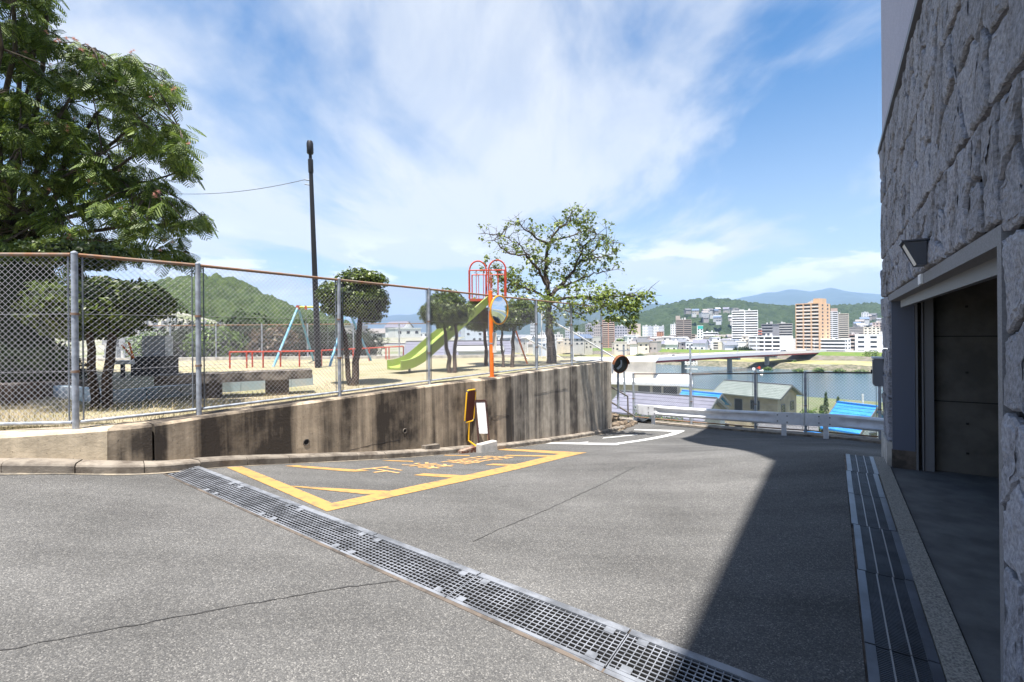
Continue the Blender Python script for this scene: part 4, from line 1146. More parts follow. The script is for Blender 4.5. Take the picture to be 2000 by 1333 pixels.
    # pink blossom puffs
    PINK = mat('pink_blossom', (.70, .36, .30), .8, island=.3, trans=.3); vs = []
    for p in rnd.sample(S, 110):
        for c in range(rnd.randint(1, 4)):
            o = np.array([*p]) + np.array([rnd.uniform(-.12, .12), rnd.uniform(-.2, .05), rnd.uniform(.02, .12)])
            d = norm(rng.normal(0, 1, (26, 3)) + np.array([0, 0, .7])); x = norm(np.cross(d, rng.normal(0, 1, (26, 3)))) * .004
            vs.append(np.stack([o - x, o + x, o + d * .06], 1).reshape(-1, 3))
    V = np.concatenate(vs); stuff(arr_mesh('blossom', V, np.arange(len(V)).reshape(-1, 3), PINK, t))


silk_tree()


def leafy_tree():
    rnd = random.Random(9); rng = np.random.default_rng(9); D0 = 18.0; base = foot(1076, 710)
    t = thing('leafy_tree', 'spreading leafy tree with open branches at the end of the park', 'tree', base); D0 = base.y
    def w(px, py, dd=0): return at(px, py, D0 + dd)
    limbs = [([(1076, 714, 0), (1074, 660, 0), (1072, 610, 0), (1070, 570, 0)], .19, .13), ([(1070, 575, 0), (1066, 530, .1), (1068, 490, .2), (1077, 462, .3), (1100, 440, .4), (1112, 424, .5)], .13, .025),
             ([(1072, 480, .2), (1050, 466, -.2), (1028, 452, -.5), (1012, 434, -.7)], .07, .02), ([(1066, 555, 0), (1052, 528, -.3), (1038, 508, -.6), (1020, 498, -.8), (990, 494, -1), (965, 470, -1.2)], .09, .02),
             ([(1074, 580, 0), (1098, 556, .4), (1116, 534, .7), (1134, 510, 1), (1162, 503, 1.2), (1204, 496, 1.5)], .13, .02), ([(1116, 534, .7), (1134, 498, .3), (1140, 482, .0), (1165, 458, -.2)], .07, .02),
             ([(1075, 592, 0), (1110, 580, -.5), (1160, 580, -1), (1210, 577, -1.4), (1256, 580, -1.8)], .09, .02), ([(1140, 582, -.8), (1185, 594, -1.2), (1216, 612, -1.5), (1238, 640, -1.7)], .05, .015),
             ([(1068, 585, 0), (1040, 568, .4), (1010, 556, .7), (985, 545, .9), (962, 522, 1.1)], .08, .02), ([(1078, 470, .3), (1110, 462, 1), (1150, 450, 1.4), (1185, 462, 1.6)], .05, .015),
             ([(1088, 566, .2), (1120, 552, 1.2), (1160, 535, 1.8), (1195, 528, 2.2)], .07, .02), ([(1072, 600, 0), (1050, 604, -1), (1030, 606, -1.6)], .05, .015), ([(1070, 590, 0), (1095, 605, -1.2), (1130, 612, -1.8), (1170, 606, -2.2)], .05, .015),
             ([(1036, 506, -.6), (1016, 480, -.4), (985, 462, -.3), (956, 458, -.2)], .04, .012), ([(1096, 444, .4), (1120, 430, .1), (1146, 436, -.2)], .035, .012), ([(1132, 512, 1), (1170, 480, .8), (1198, 476, .6)], .04, .012)]
    P = []
    for pts, r0, r1 in limbs:
        r0 = r0 if r0 > .18 else r0 * .66; r1 *= .6; q = [w(*p) for p in pts]; ext = []
        for a, b in zip(q[:-1], q[1:]):
            for i in range(4): ext.append(a.lerp(b, i / 4) + Vector((rnd.uniform(-.04, .04), rnd.uniform(-.04, .04), rnd.uniform(-.04, .04))) * (1 if r0 < .2 else .4))
        ext.append(q[-1]); MB().tube(ext, list(np.linspace(r0, r1, len(ext))), 7).build('trunk' if r0 > .18 else 'branch', BARKG, t, smooth=True)
        if r0 < .18: P.append(ext)
    tw = MB(); LP = []; LN = []
    def clump(p, n, rad):
        for _ in range(n):
            d = rng.normal(0, 1, 3); d /= np.linalg.norm(d); LP.append(np.array([*p]) + d * rad * rng.uniform(.2, 1)); LN.append(d * .6 + np.array([0, 0, .8]))
    for ext in P:
        n = len(ext)
        for i in range(3, n):
            for _ in range(2 if i < n - 1 else 3):
                p = ext[i]; d = Vector((rnd.uniform(-1, 1), rnd.uniform(-1, 1), rnd.uniform(-.5, .8))); L = rnd.uniform(.25, .75); e = p + d.normalized() * L
                if e.z < 2.2: continue
                m = p.lerp(e, .5) + up * .05; tw.tube([p, m, e], [.014, .009, .004], 4, caps=False)
                bare = e.x < at(1030, 500, D0).x and e.z > at(1000, 520, D0).z
                k = 5 if bare else rnd.randint(6, 12)
                if rnd.random() < (.4 if bare else .66): clump(e, k, .20 if not bare else .13)
                for _ in range(2):
                    e2 = m + Vector((rnd.uniform(-1, 1), rnd.uniform(-1, 1), rnd.uniform(-.6, .7))).normalized() * rnd.uniform(.2, .45); tw.tube([m, e2], [.007, .003], 3, caps=False)
                    if rnd.random() < (.15 if bare else .38): clump(e2, rnd.randint(5, 11), .13)
    # denser masses
    for px, py, rad, n, dd in ((985, 548, .55, 260, .9), (1010, 556, .45, 170, .7), (965, 522, .3, 90, 1.1), (1090, 606, .7, 260, -1.0), (1130, 602, .6, 230, -1.6), (1050, 600, .6, 200, -1), (1180, 590, .55, 260, -1.2), (1222, 600, .45, 260, -1.5), (1250, 582, .32, 160, -1.8), (1235, 632, .3, 120, -1.7), (1205, 620, .35, 120, -1.5), (1150, 470, .45, 130, 0), (1180, 505, .4, 110, 1.2), (1130, 436, .3, 80, 0), (1100, 490, .5, 110, .3), (1160, 540, .5, 130, 1.6), (1060, 590, .6, 330, -.6), (1020, 590, .45, 220, -.9), (1110, 596, .6, 330, -1.3), (1160, 596, .55, 330, -1.4), (1200, 586, .5, 300, -1.3), (1240, 590, .35, 260, -1.6), (978, 540, .5, 330, .9), (1000, 552, .4, 240, .8), (955, 516, .3, 120, 1.0), (1225, 612, .35, 220, -1.6), (1080, 625, .4, 160, -.5), (1150, 620, .35, 120, -1.8)):
        c = w(px, py, dd)
        for _ in range(n // 20):
            clump(c + Vector(rng.normal(0, rad * .55, 3)), 12, .16)
    stuff(tw.build('twigs', BARKG, t))
    leaf_cloud('foliage', np.array(LP), np.array(LN), 0.115, LEAF, t, asp=.72, jit=.5, rng=rng)


leafy_tree()


# ================================================================== things along the wall
def disc(c, nrm, r, bulge, n=28, rings=6):
    nrm = Vector(nrm).normalized(); x = nrm.cross(up).normalized(); y = x.cross(nrm); vs = [c + nrm * bulge]; fs = []
    for i in range(1, rings + 1):
        f = i / rings
        for j in range(n): a = 2 * math.pi * j / n; vs.append(c + (x * math.cos(a) + y * math.sin(a)) * r * f + nrm * bulge * (1 - f * f))
    fs += [(0, 1 + j, 1 + (j + 1) % n) for j in range(n)]
    for i in range(rings - 1):
        o = 1 + i * n; fs += [(o + j, o + n + j, o + n + (j + 1) % n, o + (j + 1) % n) for j in range(n)]
    return MB().add(vs, fs), [c + (x * math.cos(a) + y * math.sin(a)) * r for a in np.linspace(0, 2 * math.pi, n + 1)[:-1]]


MIRR = mat('mirror_glass', (.75, .78, .80), .04, metal=1.0)
k = (959 - 1000) / F; D = 6.73 / (.56 - .8286 * k); B = at(961, 735, D); B.z = WT
mp_ = thing('traffic_mirror', 'orange pole with round convex traffic mirror on top of the wall', 'mirror', B)
MB().tube([B - up * .05, Vector((B.x - .02, B.y, 2.50))], .05, 14).build('pole', ORANGE, mp_, smooth=True)
MB().tube([Vector((B.x - .02, B.y, 2.50)), Vector((B.x - .02, B.y, 2.515)), Vector((B.x - .02, B.y, 2.525))], [.053, .05, .02], 14).build('pole_cap', ORANGE, mp_, smooth=True)
nr = Vector((.80, -.58, -.05)).normalized(); mc = at(974, 606, D - .02) + nr * .02
m_, ringp = disc(mc, nr, .335, .055); face = m_.build('mirror_face', MIRR, mp_, smooth=True, fix=False)
MB().tube(ringp, .020, 8, closed=True).build('rim', mat('mirror_rim', (.80, .33, .02), .45), mp_, smooth=True)
m_, _ = disc(mc - nr * .012, -nr, .335, .06); m_.build('mirror_back', ORANGE, mp_, smooth=True)
MB().bar(Vector((B.x, B.y, mc.z + .03)), mc - nr * .04, .05, .07).build('bracket', GALV, mp_)
MB().tube([Vector((B.x - .01, B.y, mc.z - .02)), Vector((B.x - .01, B.y, mc.z + .07))], .064, 12).build('pole_clamp', GALV, mp_, smooth=True)
sg = at(966, 670, D - .09); MB().box(sg.x - .045, sg.x + .05, sg.y - .02, sg.y + .012, sg.z - .235, sg.z + .235).build('caution_plate', mat('pale_plate', (.58, .56, .52), .6, var=.08, scale=5), mp_, fix=True)
MB().tube([Vector((B.x - .005, B.y, sg.z - .03)), Vector((B.x - .005, B.y, sg.z + .0))], .056, 12).build('plate_clamp', GALV, mp_, smooth=True)
fl_ = MB().tube([B, B + up * .012], .10, 14).build('base_plate', RUST, mp_, smooth=True)

# rusty rounded plate with yellow rim
b0 = G(921, 884); _u = u_at_px(921); kp, kn = kerb_at(_u); foot1 = kp + kn * .05; foot1.z = zg(foot1.x, foot1.y) + .135
Ds = foot1.y
rs1 = thing('rusty_sign', 'rusty brown rounded plate with yellow pipe rim leaning by the wall', 'sign', foot1)
pA, pB, pC = at(917.5, 874, Ds), at(915, 861, Ds), at(916, 824, Ds)
MB().tube([foot1 - up * .02, pB, pC], .020, 8).build('post', YPAINT, rs1, smooth=True)
cx_, cz_ = at(918.5, 793, Ds), None
ax = Vector((.55, .835, 0)).normalized(); az = (at(921, 762, Ds) - at(916.5, 822, Ds)); Hh = az.length / 2 + .01; az.normalize(); wx = .155; rr = .06
prf = []
for (sx, sz, a0) in ((1, 1, 0), (-1, 1, 90), (-1, -1, 180), (1, -1, 270)):
    for a in range(0, 91, 18): aa = R(a0 + a); prf.append(cx_ + ax * (sx * (wx - rr) + rr * math.cos(aa)) + az * (sz * (Hh - rr) + rr * math.sin(aa)))
MB().tube(prf, .017, 7, closed=True).build('rim', YPAINT, rs1, smooth=True)
nn_ = ax.cross(az).normalized(); MB().prism([p - nn_ * .004 for p in prf], nn_ * .008).build('plate', mat('brown_rust_plate', (.16, .040, .020), .85, col2=(.10, .028, .016), scale=4, stretch=(1, 1, .3)), rs1, fix=True)
for i in (2, 9, 14, 21): MB().tube([prf[i] - ax * .0 - az * .02, prf[i] + az * .02], .021, 7).build('rim_clip', GALVD, rs1)
# whiteboard sign
_u = u_at_px(942); kp, kn = kerb_at(_u); Ds = kp.y - .20
FR_ = mat('brown_frame', (.055, .022, .018), .6)
wb = thing('notice_board', 'blank white board in a brown frame leaning by the wall', 'notice board', G(945, 884))
ax = (at(955, 848, Ds + .06) - at(935.5, 848, Ds)); tl_, tr_, br_, bl_ = at(928, 784, Ds + .05), at(949, 783.5, Ds + .09), at(955.5, 850, Ds + .05), at(934, 850, Ds + .01)
bb = at(936.5, 882, Ds - .03)
MB().bar(tl_, bb, .04, .035, up=Vector((1, 0, 0))).build('side_post', FR_, wb); MB().bar(tr_, at(956, 868, Ds + .04), .04, .035, up=Vector((1, 0, 0))).build('side_post', FR_, wb)
MB().bar(tl_ + up * .005, tr_ + up * .005, .04, .045).build('top_bar', FR_, wb)
i4 = [tl_.lerp(tr_, .10) - up * .02 , tr_.lerp(tl_, .10) - up * .02, at(953, 847, Ds + .055), at(936.2, 847, Ds + .005)]
nb = (i4[1] - i4[0]).cross(i4[3] - i4[0]).normalized(); nb = nb if nb.y < 0 else -nb
MB().prism([p + nb * .012 for p in i4], -nb * .014).build('board', mat('board_white', (.80, .81, .84), .35), wb, fix=True)
MB().bar(at(952.5, 848, Ds + .06), at(953, 866, Ds + .05), .03, .02).build('stake', mat('wood_stake', (.30, .19, .12), .8), wb)
for p in ((931, 797), (950.5, 797), (935, 837), (954.5, 836)): q = at(*p, Ds + .06); MB().box(q.x - .014, q.x + .014, q.y - .02, q.y + .02, q.z - .014, q.z + .014).build('clip', BLACK, wb)


def block(name, label, px0, px1, py, depth, h, m, cat, yaw_d=None, z=None):
    a = G(px0, py); b = G(px1, py - (px1 - px0) * .10); d = (b - a); d.z = 0; L = d.length; d.normalize(); nn = Vector((-d.y, d.x, 0)); z0 = min(zg(a.x, a.y), zg(b.x, b.y)) if z is None else z
    q = [a, a + d * L, a + d * L + nn * depth, a + nn * depth]
    bm = bmesh.new(); vv = [bm.verts.new((p.x, p.y, z0 + zz)) for zz in (-.02, h) for p in q]
    for f in ((0, 3, 2, 1), (4, 5, 6, 7), (0, 1, 5, 4), (1, 2, 6, 5), (2, 3, 7, 6), (3, 0, 4, 7)): bm.faces.new([vv[i] for i in f])
    bmesh.ops.recalc_face_normals(bm, faces=bm.faces); bmesh.ops.bevel(bm, geom=bm.edges[:], offset=.008, segments=2, affect='EDGES')
    me = bpy.data.meshes.new(name); bm.to_mesh(me); bm.free(); me.materials.append(m); return tag(link(name, me), label, cat)


block('concrete_block', 'pale concrete block standing in front of the white board', 940, 972, 885, .16, .225, mat('pale_block', (.47, .45, .42), .9, var=.12, scale=9, bump=.3), 'block')
block('broken_brick', 'flaking reddish brick at the foot of the rusty plate', 903, 932, 886.5, .13, .12, mat('flaking_brick', (.33, .26, .21), .95, col2=(.14, .045, .025), scale=14, lo=.42, hi=.55, bump=1.0, bscale=40, bdist=.03), 'brick')
_u = u_at_px(835); kp, kn = kerb_at(_u); kz = float(zg(kp.x, kp.y)) + .12
d_ = Vector((DX, DY, 0)); q = kp + kn * .06
MB_ = MB().hexa([q - d_ * .2 + up * (kz - q.z + .0), q + d_ * .2 + up * (kz - q.z - .03), q + d_ * .2 + kn * .12 + up * (kz - q.z - .03), q - d_ * .2 + kn * .12 + up * (kz - q.z)], [q - d_ * .2 + up * (kz - q.z + .09), q + d_ * .2 + up * (kz - q.z + .05), q + d_ * .2 + kn * .12 + up * (kz - q.z + .05), q - d_ * .2 + kn * .12 + up * (kz - q.z + .09)])
tag(MB_.build('loose_kerb_block', KERBC, None, fix=True), 'loose weathered concrete block lying on the kerb', 'block')

# ---- end of the wall: rubble steps, broken mirror, hand rail
ue = kerb_at(UD)[0]; en = kerb_at(UD)[1]
steps = thing('stone_steps', 'worn stone steps rising behind the wall end', 'steps', st(16.6, -7.2, -1.9))
STN = mat('worn_stone', (.22, .17, .12), .95, col2=(.07, .052, .038), scale=7, bump=1.0, bscale=25, bdist=.03)
rnd = random.Random(4)
def rock(c, r, parent, m=STN, name='stone'):
    bm = bmesh.new(); bmesh.ops.create_icosphere(bm, subdivisions=2, radius=1)
    s0 = rnd.uniform(0, 50)
    for v in bm.verts:
        q = v.co.copy(); kx = max(abs(q.x), abs(q.y), abs(q.z)); q = q.lerp(q / kx * .8, .6); k = 1 + .35 * (float(vnoise(q.x * 2 + s0, q.y * 2 + q.z * 3 + s0, 6)) - .5); v.co = Vector((c[0] + q.x * r[0] * k, c[1] + q.y * r[1] * k, c[2] + q.z * r[2] * k))
    me = bpy.data.meshes.new(name); bm.to_mesh(me); bm.free(); me.materials.append(m); return link(name, me, parent)
for i in range(5):
    for j in range(3):
        c = st(16.75 + j * .42 + rnd.uniform(-.06, .06), -6.75 - i * .36, -1.98 + i * .20); rock(c, (.24, .24, .14), steps)
for i in range(7):
    c = st(16.5 + i * .28, -6.52 + rnd.uniform(-.08, .08), -2.06); rock(c, (.15, .15, .09), steps)
rl = thing('step_handrail', 'dark pipe handrail beside the stone steps at the wall end', 'railing', at(1228, 830, 18.3))
HRM = mat('dull_pipe', (.13, .115, .105), .6, var=.2, scale=9)
for pts in ([(1192, 755), (1226, 774.5), (1227, 816)], [(1194, 786), (1240, 814)]): MB().tube([at(*p, 18.4) for p in pts], .032, 8).build('pipe', HRM, rl, smooth=True)
bmz = thing('broken_mirror', 'broken black traffic mirror with rusty rim hanging at the wall end', 'mirror', at(1208, 800, 17.9))
MB().tube([at(1207.5, 798, 17.9), at(1207, 728, 17.9)], .045, 10).build('pole', GALV, bmz, smooth=True)
mc2 = at(1211.5, 711.5, 17.7); nr2 = Vector((.35, -.93, -.12)).normalized()
m_, rg = disc(mc2, nr2, .33, .02); m_.build('dark_face', mat('torn_black_sheet', (.014, .018, .018), .35, bump=1.0, bscale=6, bdist=.06), bmz, smooth=True)
MB().tube(rg[:], .022, 7, closed=True).build('rim', RUST, bmz, smooth=True)
m_, _ = disc(mc2 - nr2 * .01, -nr2, .33, .07); m_.build('back_cover', RUST, bmz, smooth=True)
x_ = nr2.cross(up).normalized(); y_ = x_.cross(nr2)
sh = [mc2 + nr2 * .05 + x_ * a + y_ * b for a, b in ((-.02, .15), (.04, .16), (.02, .02), (.10, -.08), (.20, -.14), (.12, -.20), (-.02, -.10), (-.04, .02))]
MB().prism(sh, nr2 * .008).build('torn_sheet', mat('grey_film', (.28, .31, .36), .3), bmz, fix=True)
hood = [p + nr2 * .05 for p in rg]; 
MB().add([q for i in list(range(0, 15)) for q in (rg[i], rg[i] + nr2 * .13)], [(2 * i, 2 * i + 1, 2 * i + 3, 2 * i + 2) for i in range(14)]).build('hood', RUST, bmz)
MB().bar(at(1196, 721, 17.6), at(1208, 721, 17.8), .05, .07).build('bracket', GALV, bmz); MB().bar(at(1196, 712, 17.5), at(1196, 730, 17.5), .05, .05).build('bracket_plate', GALV, bmz)
ut = thing('thin_utility_pole', 'thin pale pole with a small crossarm behind the broken mirror', 'pole', at(1219, 770, 24))
MB().tube([at(1220, 775, 24), at(1218, 676, 24)], .05, 8).build('pole', GALV, ut, smooth=True); MB().bar(at(1207, 686, 24), at(1231, 684, 24), .05, .05).build('crossarm', GALV, ut)
# crumpled black sheet on the ground
c = G(1258, 824); n1 = 12; vs = []
ex2 = Vector((.85, -.5, 0)); ey2 = Vector((.5, .85, 0))
for i in range(n1):
    for j in range(n1):
        a, b = i / (n1 - 1) - .5, j / (n1 - 1) - .5; q = c + ex2 * a * .85 + ey2 * b * .7; zz = float(zg(q.x, q.y)) + .03 + .16 * float(vnoise(i * .5, j * .5, 3)) + .07 * (a > .3) ; vs.append(Vector((q.x, q.y, zz)))
tag(MB().add(vs, [(i * n1 + j, (i + 1) * n1 + j, (i + 1) * n1 + j + 1, i * n1 + j + 1) for i in range(n1 - 1) for j in range(n1 - 1)]).build('crumpled_sheet', mat('black_sheet', (.03, .033, .036), .3)), 'crumpled black sheet lying at the foot of the steps', 'debris')

# ================================================================== guardrails and the end fence
GA, GB = Vector((5.5, 18.5, 0)), Vector((10.05, 12.74, 0)); gd = (GB - GA).normalized(); gn = Vector((gd.y, -gd.x, 0)); gn = gn if gn.y < 0 else -gn   # towards us


def on_line(px, off=0.0):
    k = (px - 1000) / F; o = GA - gn * off; u = (k * o.y - o.x) / (gd.x - k * gd.y); return o + gd * u


def gz(p): return float(zg(p.x, p.y))


def guardrail(label, px0, px1, post_px, end0, end1):
    p0, p1 = on_line(px0), on_line(px1); L = (p1 - p0).length
    t = thing('guardrail', label, 'guardrail', Vector((*p0.xy, gz(p0))), group='white guardrails at the road end')
    prof = [(0, .40), (.035, .395), (.075, .355), (.078, .325), (.03, .265), (.012, .20), (.03, .135), (.078, .075), (.075, .045), (.035, .005), (0, 0)]
    def flat(u):
        e = min(u if end0 else 9, (L - u) if end1 else 9); return np.clip((e - .75) / .28, 0, 1)
    us = np.concatenate([np.arange(0, 1.3, .06), np.linspace(1.3, max(1.4, L - 1.3), 14), np.arange(max(1.46, L - 1.24), L, .06), [L]]); us = np.unique(np.clip(us, 0, L)); vs = []
    k = len(prof)
    for u in us:
        p = p0 + gd * u; z = gz(p) + .36; f = flat(u)
        for a, b in prof:
            aa = a * f + (.055 if 0 < b < .40 else .03) * (1 - f); vs.append(p + gn * (aa + .07) + up * (z - p.z + b * .93))
    n = len(us); fs = [(i * k + j, i * k + j + 1, (i + 1) * k + j + 1, (i + 1) * k + j) for i in range(n - 1) for j in range(k - 1)]
    o = MB().add(vs, fs).build('beam', RAILW, t, smooth=True, fix=True); sm = o.modifiers.new('thickness', 'SOLIDIFY'); sm.thickness = .006; sm.offset = 0
    for e, flag in ((p0, end0), (p1, end1)):
        if flag:
            z = gz(e) + .36; pts = [e + gn * (.07 + .055 * math.cos(a)) + (-gd if e is p0 else gd) * .07 * math.sin(a) * 1.0 for a in np.linspace(0, math.pi * .9, 8)]
            vs = [q + up * (z - q.z + h) for q in pts for h in (0, .372)]; m2 = MB().add(vs, [(2 * i, 2 * i + 1, 2 * i + 3, 2 * i + 2) for i in range(7)]).build('end_wrap', RAILW, t, smooth=True)
    for px in post_px:
        q = on_line(px); z = gz(q); po = MB().bar(Vector((q.x, q.y, z - .3)) + gn * .02, Vector((q.x, q.y, z + .70)) + gn * .02, .125, .06, up=gn).build('post', RAILW, t, fix=True)
        for dx in (-.14, .14):
            for h in (.09, .28):
                e = q + gd * dx + gn * .128 + up * (z + .36 + h - q.z); MB().tube([e, e + gn * .016], .018, 8).build('bolt', BLACK, o)
    return t


guardrail('long white guardrail with rounded end by the steps', 1248, 1566, (1275, 1530), True, True)
guardrail('short white guardrail with rusty scratches next to the stone building', 1578, 1850, (1612, 1795), True, False)
# concrete lip and fence
lipm = MB(); pr_ = []
for u in np.linspace(-2.5, 9.5, 13):
    p = GA + gd * u; e = p - gn * .62; z = gz(p)
    pr_.append([Vector((*(p - gn * .16).xy, z - .6)), Vector((*(p - gn * .16).xy, z + .05)), Vector((*e.xy, z + .06)), Vector((*e.xy, z - 2.4))])
vs = [q for r in pr_ for q in r]; lipm.add(vs, [(i * 4 + j, i * 4 + (j + 1) % 4, (i + 1) * 4 + (j + 1) % 4, (i + 1) * 4 + j) for i in range(12) for j in range(4)])
struct(lipm.build('road_edge_kerb', KERBC, None, fix=True))
ep = []
for px, yt, yb in ((1236, 714, 812), (1349, 723, 821), (1474, 729, 832), (1572, 737, 840), (1717, 755, 858), (1850, 772, 880)):
    q = on_line(px, .42); q.z = gz(on_line(px)) + .05; ep.append((q, at(px, yt, q.y).z))
H_ = float(np.mean([zt2 - q.z for q, zt2 in ep[:5]]))
ENDRAIL = mat('dark_pipe', (.085, .07, .065), .6, col2=(.17, .085, .045), scale=6, lo=.5, hi=.7)
chain_fence('end_fence', 'chain link fence behind the guardrails overlooking the river', [e[0] for e in ep], H_, .038, None, ENDRAIL, ep[0][0], clamps=(.45,), mesh_pitch=.09, wire_r=.0032, wire_m=mat('grey_wire', (.34, .35, .38), .5, metal=.3), rail_m_bot=RUSTP, railr=.024)
# weeds behind the rail
cz = [on_line(px, .3) for px in (1262, 1280, 1296, 1312, 1326)]
for i, q in enumerate(cz):
    pass
P, d = [], []
for i in range(1100):
    q = on_line(RNG.uniform(1236, 1332), RNG.uniform(.75, 1.3)); P.append((q.x, q.y, gz(on_line(1280)) + RNG.uniform(-.35, .42))); d.append((RNG.normal(), RNG.normal(), 1))
wd = thing('weed_bank', 'green weeds growing behind the end fence by the steps', 'weeds', P[0]); leaf_cloud('foliage', P, d, .11, BUSH, wd)


# ================================================================== far ground, river, bridge
EX, EY = .74, -.67; MX, MY = .67, .74            # along and across the river
def rq(e, q, z): return Vector((EX * e + MX * q, EY * e + MY * q, z))


QZ = [(-400, -2.8), (15, -2.8), (17.5, -2.9), (24, -6.0), (32, -8.8), (60, -10.8), (110, -13.5), (138, -15.0), (149, -18.4), (155, -20), (268, -20), (275, -18.0), (284, -15.6), (318, -15.2), (331, -11.0), (339, -11.0), (348, -13.0), (2600, -9.0), (6000, 0), (30000, 0)]


def tz(q): return np.interp(q, [a for a, b in QZ], [b for a, b in QZ])


def terrain(name, q0, q1, m, nq=40, ne=60, es=None, amp=.0, extra=None):
    q = np.array(sorted(set(list(np.linspace(q0, q1, nq)) + [a for a, b in QZ if q0 < a < q1]))); e = es if es is not None else np.concatenate([-np.geomspace(9000, 320, 14), np.linspace(-300, 300, ne), np.geomspace(320, 9000, 14)])
    Q, E_ = np.meshgrid(q, e, indexing='ij'); Z = tz(Q) + amp * (vnoise(Q * .09, E_ * .09, 2) - .5) * 2
    V = np.stack([EX * E_ + MX * Q, EY * E_ + MY * Q, Z], 2).reshape(-1, 3); return struct(arr_mesh(name, V, grid_faces(len(q), len(e))[:, ::-1], m, smooth=True))


GRS = mat('grass_bank', (.085, .145, .022), .95, col2=(.14, .165, .04), scale=.12, lo=.4, hi=.62, bump=.8, bscale=.7, bdist=.5, detail=10)
TERR = mat('river_terrace_grass', (.19, .19, .065), .95, col2=(.30, .26, .13), scale=.035, lo=.42, hi=.60, detail=10, bump=.5, bscale=.6, bdist=.3)
REV = mat('stone_revetment', (.165, .14, .125), .95, col2=(.10, .10, .06), scale=.3, lo=.4, hi=.62, detail=8)
TOWNG = mat('town_ground', (.24, .235, .225), .95, var=.3, scale=.05)
SLOPEG = mat('slope_ground', (.16, .16, .10), .95, col2=(.10, .13, .045), scale=.25, lo=.4, hi=.6, detail=9)
terrain('hillside', -400, 138, SLOPEG, 40); terrain('near_bank', 138, 155, GRS, 8, 90, amp=.3); terrain('river_bed', 155, 268, REV, 4)
terrain('far_shore', 268, 286, mat('shore_stones', (.20, .175, .13), .95, col2=(.07, .075, .04), scale=.6, lo=.40, hi=.60, detail=9, bump=1, bscale=1.2, bdist=.6), 8, 120, amp=.5)
terrain('river_terrace', 286, 318, TERR, 8, 60, amp=.25); terrain('levee_slope', 318, 325.5, REV, 4); terrain('levee', 325.5, 339, GRS, 6, 90, amp=.12); terrain('town_land', 339, 20000, TOWNG, 30)


def water():
    m = bpy.data.materials.new('river_water'); m.use_nodes = True; nt = m.node_tree; n = nt.nodes; l = nt.links; b = n['Principled BSDF']
    b.inputs['Base Color'].default_value = (.05, .10, .14, 1); b.inputs['Roughness'].default_value = .10; b.inputs['IOR'].default_value = 1.33
    tc = n.new('ShaderNodeTexCoord'); mp = n.new('ShaderNodeMapping'); mp.inputs['Rotation'].default_value = (0, 0, R(42)); mp.inputs['Scale'].default_value = (.5, 1.2, 1); l.new(tc.outputs['Object'], mp.inputs[0])
    t = n.new('ShaderNodeTexNoise'); t.inputs['Scale'].default_value = .9; t.inputs['Detail'].default_value = 7; t.inputs['Roughness'].default_value = .65; l.new(mp.outputs[0], t.inputs['Vector'])
    bp = n.new('ShaderNodeBump'); bp.inputs['Strength'].default_value = .55; bp.inputs['Distance'].default_value = .25; l.new(t.outputs['Fac'], bp.inputs['Height']); l.new(bp.outputs[0], b.inputs['Normal'])
    mb = MB(); mb.quad(rq(-6000, 146, -18.0), rq(6000, 146, -18.0), rq(6000, 277, -18.0), rq(-6000, 277, -18.0)); return struct(mb.build('river', m, None, fix=True))


water()
# riverbank bushes
def bush(name, label, px, py, D, r, m, n=700, size=.5, group=None, cat='bush'):
    c = at(px, py, D); t = thing(name, label, cat, (c.x, c.y, c.z - r[2]), group=group); P, d = blob_pts(c, r, n, lump=.3, inner=.5); core(c, r, t, f=.62)
    leaf_cloud('foliage', P, d + np.array([0, 0, .4]), size, m, t); MB().tube([(c.x, c.y, c.z - r[2] * 1.5), (c.x, c.y, c.z)], r[2] * .08, 6).build('trunk', BARK, t); return t


bush('riverside_bush', 'large green bush on the far bank beside the stone building edge', 1706, 702, 262, (5.5, 5, 4.4), BUSH, 1500, .9)
for i, (px, py, D, r) in enumerate(((1560, 728, 228, 1.3), (1600, 727, 226, 1.6), (1640, 729, 222, 1.5), (1500, 724, 238, 1.2), (1680, 731, 216, 1.6), (1250, 698, 300, 1.7), (1545, 711, 262, 1.4))):
    bush('waterside_shrub', ('low green shrub by the water between bridge and stone building, middle of the row', 'low green shrub at the water edge under the orange tower', 'low green shrub at the water edge under the long white building', 'low green shrub at the water beside the loudspeakers', 'low green shrub at the water next to the large bush', 'lone green shrub on the terrace beyond the broken mirror', 'lone green shrub at the foot of the levee under the orange tower')[i], px, py - 3, D, (r * 2.2, r * 1.6, r), BUSH, 340, .6, group='low shrubs on the far river bank')

# bridge
br = thing('river_bridge', 'long low road bridge with dark red girder crossing the river', 'bridge', (100, 230, -18))
b0 = Vector((-32, 133, -9.9)); b1 = Vector((47, 190, -9.7)); b2 = Vector((186, 290, -11.0)); bdir = Vector((b2.x - b0.x, b2.y - b0.y, 0)).normalized(); bn = Vector((bdir.y, -bdir.x, 0))
NB = 24; bl = []
for i in range(NB + 1):
    f = i / NB; p = Vector((b0.x + (b2.x - b0.x) * f, b0.y + (b2.y - b0.y) * f, 0)); p.z = -9.9 + .9 * math.sin(f * math.pi) * .6 - 1.0 * f * f; bl.append(p)
def bsec(sec, name, m):
    k = len(sec); vs = [p + bn * a + up * b for p in bl for a, b in sec]
    return MB().add(vs, [(i * k + j, i * k + (j + 1) % k, (i + 1) * k + (j + 1) % k, (i + 1) * k + j) for i in range(NB) for j in range(k)] + [tuple(range(k)), tuple(NB * k + j for j in range(k))]).build(name, m, br, fix=True)
BRW = mat('bridge_white', (.55, .54, .53), .7, var=.08, scale=.3); BRG = mat('bridge_parapet', (.66, .62, .63), .7)
